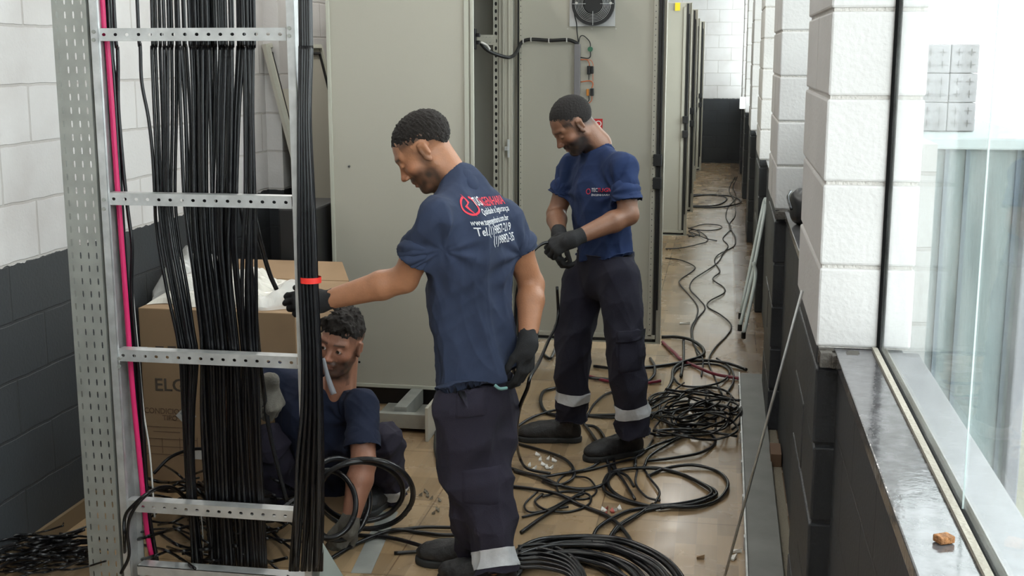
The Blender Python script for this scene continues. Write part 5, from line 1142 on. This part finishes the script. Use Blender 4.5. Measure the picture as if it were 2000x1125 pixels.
# ---- man bent at the ladder, back to the camera
SLc = at(852, 424, 3.73); SRc = at(990, 432, 3.99); C7 = at(906, 340, 3.92); WA = at(921, 600, 3.92); HE = at(936, 744, 3.9)
man2 = empty('person', fl(930, 1120), 'man in printed navy t-shirt, back turned, reaching one arm behind the ladder', 'person')
dep = nrm(np.cross(SLc - SRc, Zv)); EL = at(790, 545, 3.80); WL = at(632, 588, 3.80); ER = at(1038, 556, 4.04); WR = at(1031, 668, 3.90)
R = head_frame((-.79, -.13, -.62), (0, 0, 1)); ear = at(829, 294, 3.845); hc = ear - R @ np.array([-.075, -.006, -.006])
legsC = [(at(902, 800, 3.84), at(915, 935, 3.83), at(938, 1096, 3.95)), (at(955, 800, 3.97), at(950, 940, 3.86), at(972, 1124, 3.74))]
limbs = torso_core(C7, SLc, SRc, WA, at(932, 780, 3.9), dep) + arm(SLc, EL, WL, 1.08) + arm(SRc, ER, WR, 1.05) + legs_core(legsC)
NB = at(888, 354, 3.92)
neck = [(hc + R @ [0, -.022, -.045], NB, .055, .056), (hc + R @ [0, .005, -.075], NB + nrm([-.7, .5, 0]) * .03 - Zv * .02, .046, .050)]
hcC, RC = hc.copy(), R.copy(); base = (.42, .190, .100)
body_mesh(man2, hc, R, 1.045, 1.0, limbs, neck, M_skinC, lambda V: skin_cols(V, hcC, RC, 1.045, base, True, (.035, .022, .016), .85, (-.01, .035, .6), (.020, .013, .010), 6), cr=.89)
eyes(man2, hc, R, 1.045); hair_mesh(man2, hc, R, 1.045, 1.0, [((0, -.0145, .0405), (.0758, .0958, .0745)), ((0, -.020, .028), (.0742, .0920, .074))], [((0, 0, .024), (0, .42, -.90)), ((0, -.040, .02), (0, .90, -.43))], M_hair, 7, .0017, 430)
nd = nrm(hc + R @ np.array([0, -.03, -.05]) - C7)
sh2, _ = tee(man2, M_shC, C7 + nd * .01, SLc, SRc, EL, ER, WA, HE, None, (.172, .166, .178, .70), (NB - nd * .02, NB + nd * .15, .058, .062), nd, (.66, .50), 1.15, 12, (.23, 0, -.97), (.057, .073), extra=limbs[:2])
trousers(man2, M_trC, at(932, 775, 3.9), legsC[0][0], legsC[1][0], legsC, dep, 33, (), .8, .148, None, .0055, (.112, .096, .086))
tro = [o for o in man2.children if o.name.startswith('trousers')][0]
band_cut(tro, *legsC[1], .085, .025)
patch('cargo_pocket', tro, at(935, 965, 3.7), (1, .1, 0), (0, 0, 1), (.1, -1, 0), .13, .12, M_trC, .006)
patch('back_pocket', tro, at(915, 800, 3.7), (1, .1, 0), (0, 0, 1), (.1, -1, 0), .10, .09, M_trC, .005)
hp = hand_prims(WL, (-.98, .02, -.12), (-.1, -.95, .3), (0, -.2, 1), (.45, .5, .55, .6), 1.0, thumb=(.5, .5)); glove('glove', hp, WL, EL, M_glb, man2)
hp = hand_prims(WR, (-.05, -.15, -.98), (.85, -.45, 0), (-.6, -.6, 0), (.45, .5, .55, .6), 1.0); glove('glove', hp, WR, ER, M_glb, man2)
b1 = at(972, 1100, 3.955); boot('boot', (b1[0], b1[1]), (-1, .05), M_boot, man2, .29, legsC[0][2]); b2 = legsC[1][2]; boot('boot', (b2[0] + .060, b2[1] + .012), (-.95, .3), M_boot, man2, .29, legsC[1][2])
bn = dep if dep[1] < 0 else -dep; ux = nrm(SRc - SLc); ux = nrm(ux * [1, 1, 0]); uy = nrm(np.cross(bn, ux)) ; uy = uy if uy[2] > 0 else -uy
o0 = at(906, 393, 3.72) + ux * .035
L_ = [('back_logo', scaled(ring2(40, .40, .50, 1.9, 1.9 + 5.6), .060), M_lr, 0, 0, -.054, .8, 'g'), ('back_logo', scaled(BOLT, .070), M_lr, 0, -.006, -.058, .8, 'g'),
      ('back_print', 'TUG', M_lw, .038, .050, -.028, .58, 'text'), ('back_print', 'NGENHARIA', M_lr, .038, .088, -.032, .50, 'text'), ('back_print', 'Qualidade e Segurança', M_lw, .027, .060, -.054, .58, 'text'),
      ('back_print', 'www.tugengenharia.com.br', M_lw, .026, .014, -.083, .62, 'text'), ('back_print', 'Tel.(1)9857-219', M_lw, .037, .018, -.115, .75, 'text'), ('back_print', '(1)9882-35', M_lw, .037, .082, -.148, .75, 'text')]
decal_text(man2, sh2, L_, o0, ux, (0, 0, 1), bn, M_lw)
pk = at(986, 757, 3.80)
MBp = MB(); MBp.tube(spline([at(966, 752, 3.79), at(976, 759, 3.79), at(990, 758, 3.81)]), .0055, 8); pr_ = MBp.build('pocket_rag', mat('rag_teal', (.16, .30, .28), .8), man2, smooth=True)
cable('black_cable', [at(1088, 560, 5.22), at(1089, 624, 5.22), at(1070, 668, 4.8), at(1053, 707, 4.3), at(1036, 735, 3.93), at(1030, 758, 3.92), at(1014, 800, 4.0), at(1009, 850, 4.2), fl(1014, 890, .06), fl(1030, 915, .02), fl(1075, 925, .01)], .0065, M_cable, 'black cable running through the lowered right glove of the bent man')

# ---- man crouching behind the ladder
SLs = at(706, 792, 4.24); SRs = at(535, 736, 4.40); C7 = at(664, 758, 4.40); WA = at(618, 862, 4.50); HE = at(622, 925, 4.62)
man3 = empty('person', fl(680, 1040), 'bearded man in dark navy t-shirt crouching on the floor behind the cable ladder', 'person')
dep = nrm(np.cross(SLs - SRs, Zv)); EL = at(710, 905, 4.12); WL = at(684, 1018, 4.02); ER = at(455, 800, 4.25); WR = at(524, 748, 4.04)
R = head_frame((-.17, -.965, -.08), (.22, 0, 1)); hc = at(667, 668, 4.30)
legsS = [(at(690, 935, 4.75), at(752, 862, 4.40), at(764, 975, 4.52)), (at(600, 935, 4.72), at(532, 862, 4.34), at(550, 1000, 4.44))]
limbs = torso_core(C7, SLs, SRs, WA, at(648, 935, 4.68), dep) + arm(SLs, EL, WL, 1.1) + arm(SRs, ER, WR) + legs_core(legsS)
neck = [(hc + R @ [0, -.03, -.05], C7, .056, .062), (hc + R @ [0, .0, -.08], mixp(C7, SLs, .1) + [0, -.05, -.02], .045, .05)]
hcS, RS = hc.copy(), R.copy(); baseS = (.36, .165, .105)
body_mesh(man3, hc, R, .98, 1.0, limbs, neck, mat('skin_tan_warm', (.36, .17, .1), .45, attr='Col', var=.08, vscale=40, bump=.12, bscale=180), lambda V: skin_cols(V, hcS, RS, .98, baseS, True, (.035, .02, .016), .85, (-.01, .03, .9), (.02, .013, .01), 8), open_eyes=True)
eyes(man3, hc, R, .98, open_=1, look=(.05, .05)); rr_ = random.Random(5); CL = []
for i in range(34):
    x0 = rr_.uniform(-.06, .06); CL.append(((x0, rr_.uniform(.02, .07), .118 - abs(x0) * .35), (x0 * 1.15 + rr_.uniform(-.02, .02), .092 - abs(x0) * .3, rr_.uniform(.052, .082)), .008, .003))
for i in range(30): 
    a = rr_.uniform(0, 6.28); r0 = rr_.uniform(0, .06); CL.append(((r0 * math.cos(a), r0 * math.sin(a) - .01, .118), (r0 * 1.3 * math.cos(a) + .012, r0 * 1.3 * math.sin(a) - .01, .142 - r0 * .3), .010, .003))
hair_mesh(man3, hc, R, .98, 1.0, [((0, -.012, .048), (.077, .097, .086))], [((0, 0, .012), (0, .46, -.88)), ((0, -.045, .0), (0, .92, -.40))], M_hair, 9, .0022, 220, CL)
nd = nrm(hc + R @ np.array([0, -.03, -.06]) - C7)
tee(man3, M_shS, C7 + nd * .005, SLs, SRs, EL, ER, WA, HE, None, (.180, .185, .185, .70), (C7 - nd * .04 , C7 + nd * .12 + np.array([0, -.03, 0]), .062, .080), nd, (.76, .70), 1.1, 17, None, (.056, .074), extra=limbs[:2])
trousers(man3, M_trC, at(648, 935, 4.68), legsS[0][0], legsS[1][0], legsS, dep, 41, (), .85, .140, 0, .0055, (.098, .086, .076))
tro = [o for o in man3.children if o.name.startswith('trousers')][0]; band_cut(tro, *legsS[0], .085, .035); band_cut(tro, *legsS[1], .085, .035)
hp = hand_prims(WL, (-.55, -.15, -.82), (.3, -.9, .2), (.8, 0, -.4), (.5, .55, .6, .65), 1.02); glove('glove', hp, WL, EL, M_glg, man3, 'grey knit glove')
hp = hand_prims(WR, (.34, -.15, -.9), (.85, -.5, .2), (-.6, -.6, .1), (1.0, 1.0, 1.0, 1.0), 1.05); glove('glove', hp, WR, ER, M_glg, man3, 'grey knit glove')
b1 = at(775, 1040, 4.60); boot('boot', (b1[0], b1[1]), (-.25, -.95), M_boot, man3, .28, legsS[0][2]); b1 = legsS[1][2]; boot('boot', (b1[0] + .01, b1[1] + .07), (-.2, -.98), M_boot, man3, .28, legsS[1][2])
# translucent tube hanging at his collar
tb_ = MB(); P_ = [at(632, 700, 4.18), at(640, 735, 4.16), at(652, 770, 4.15)]; tb_.tube(spline(P_), np.linspace(.006, .012, 17), 8); o = tb_.build('clear_sleeve', film_mat('clear_sleeve', (.30, .31, .34), .6), smooth=True); tag(o, 'translucent grey plastic sleeve hanging before the crouching man collar', 'sleeve')
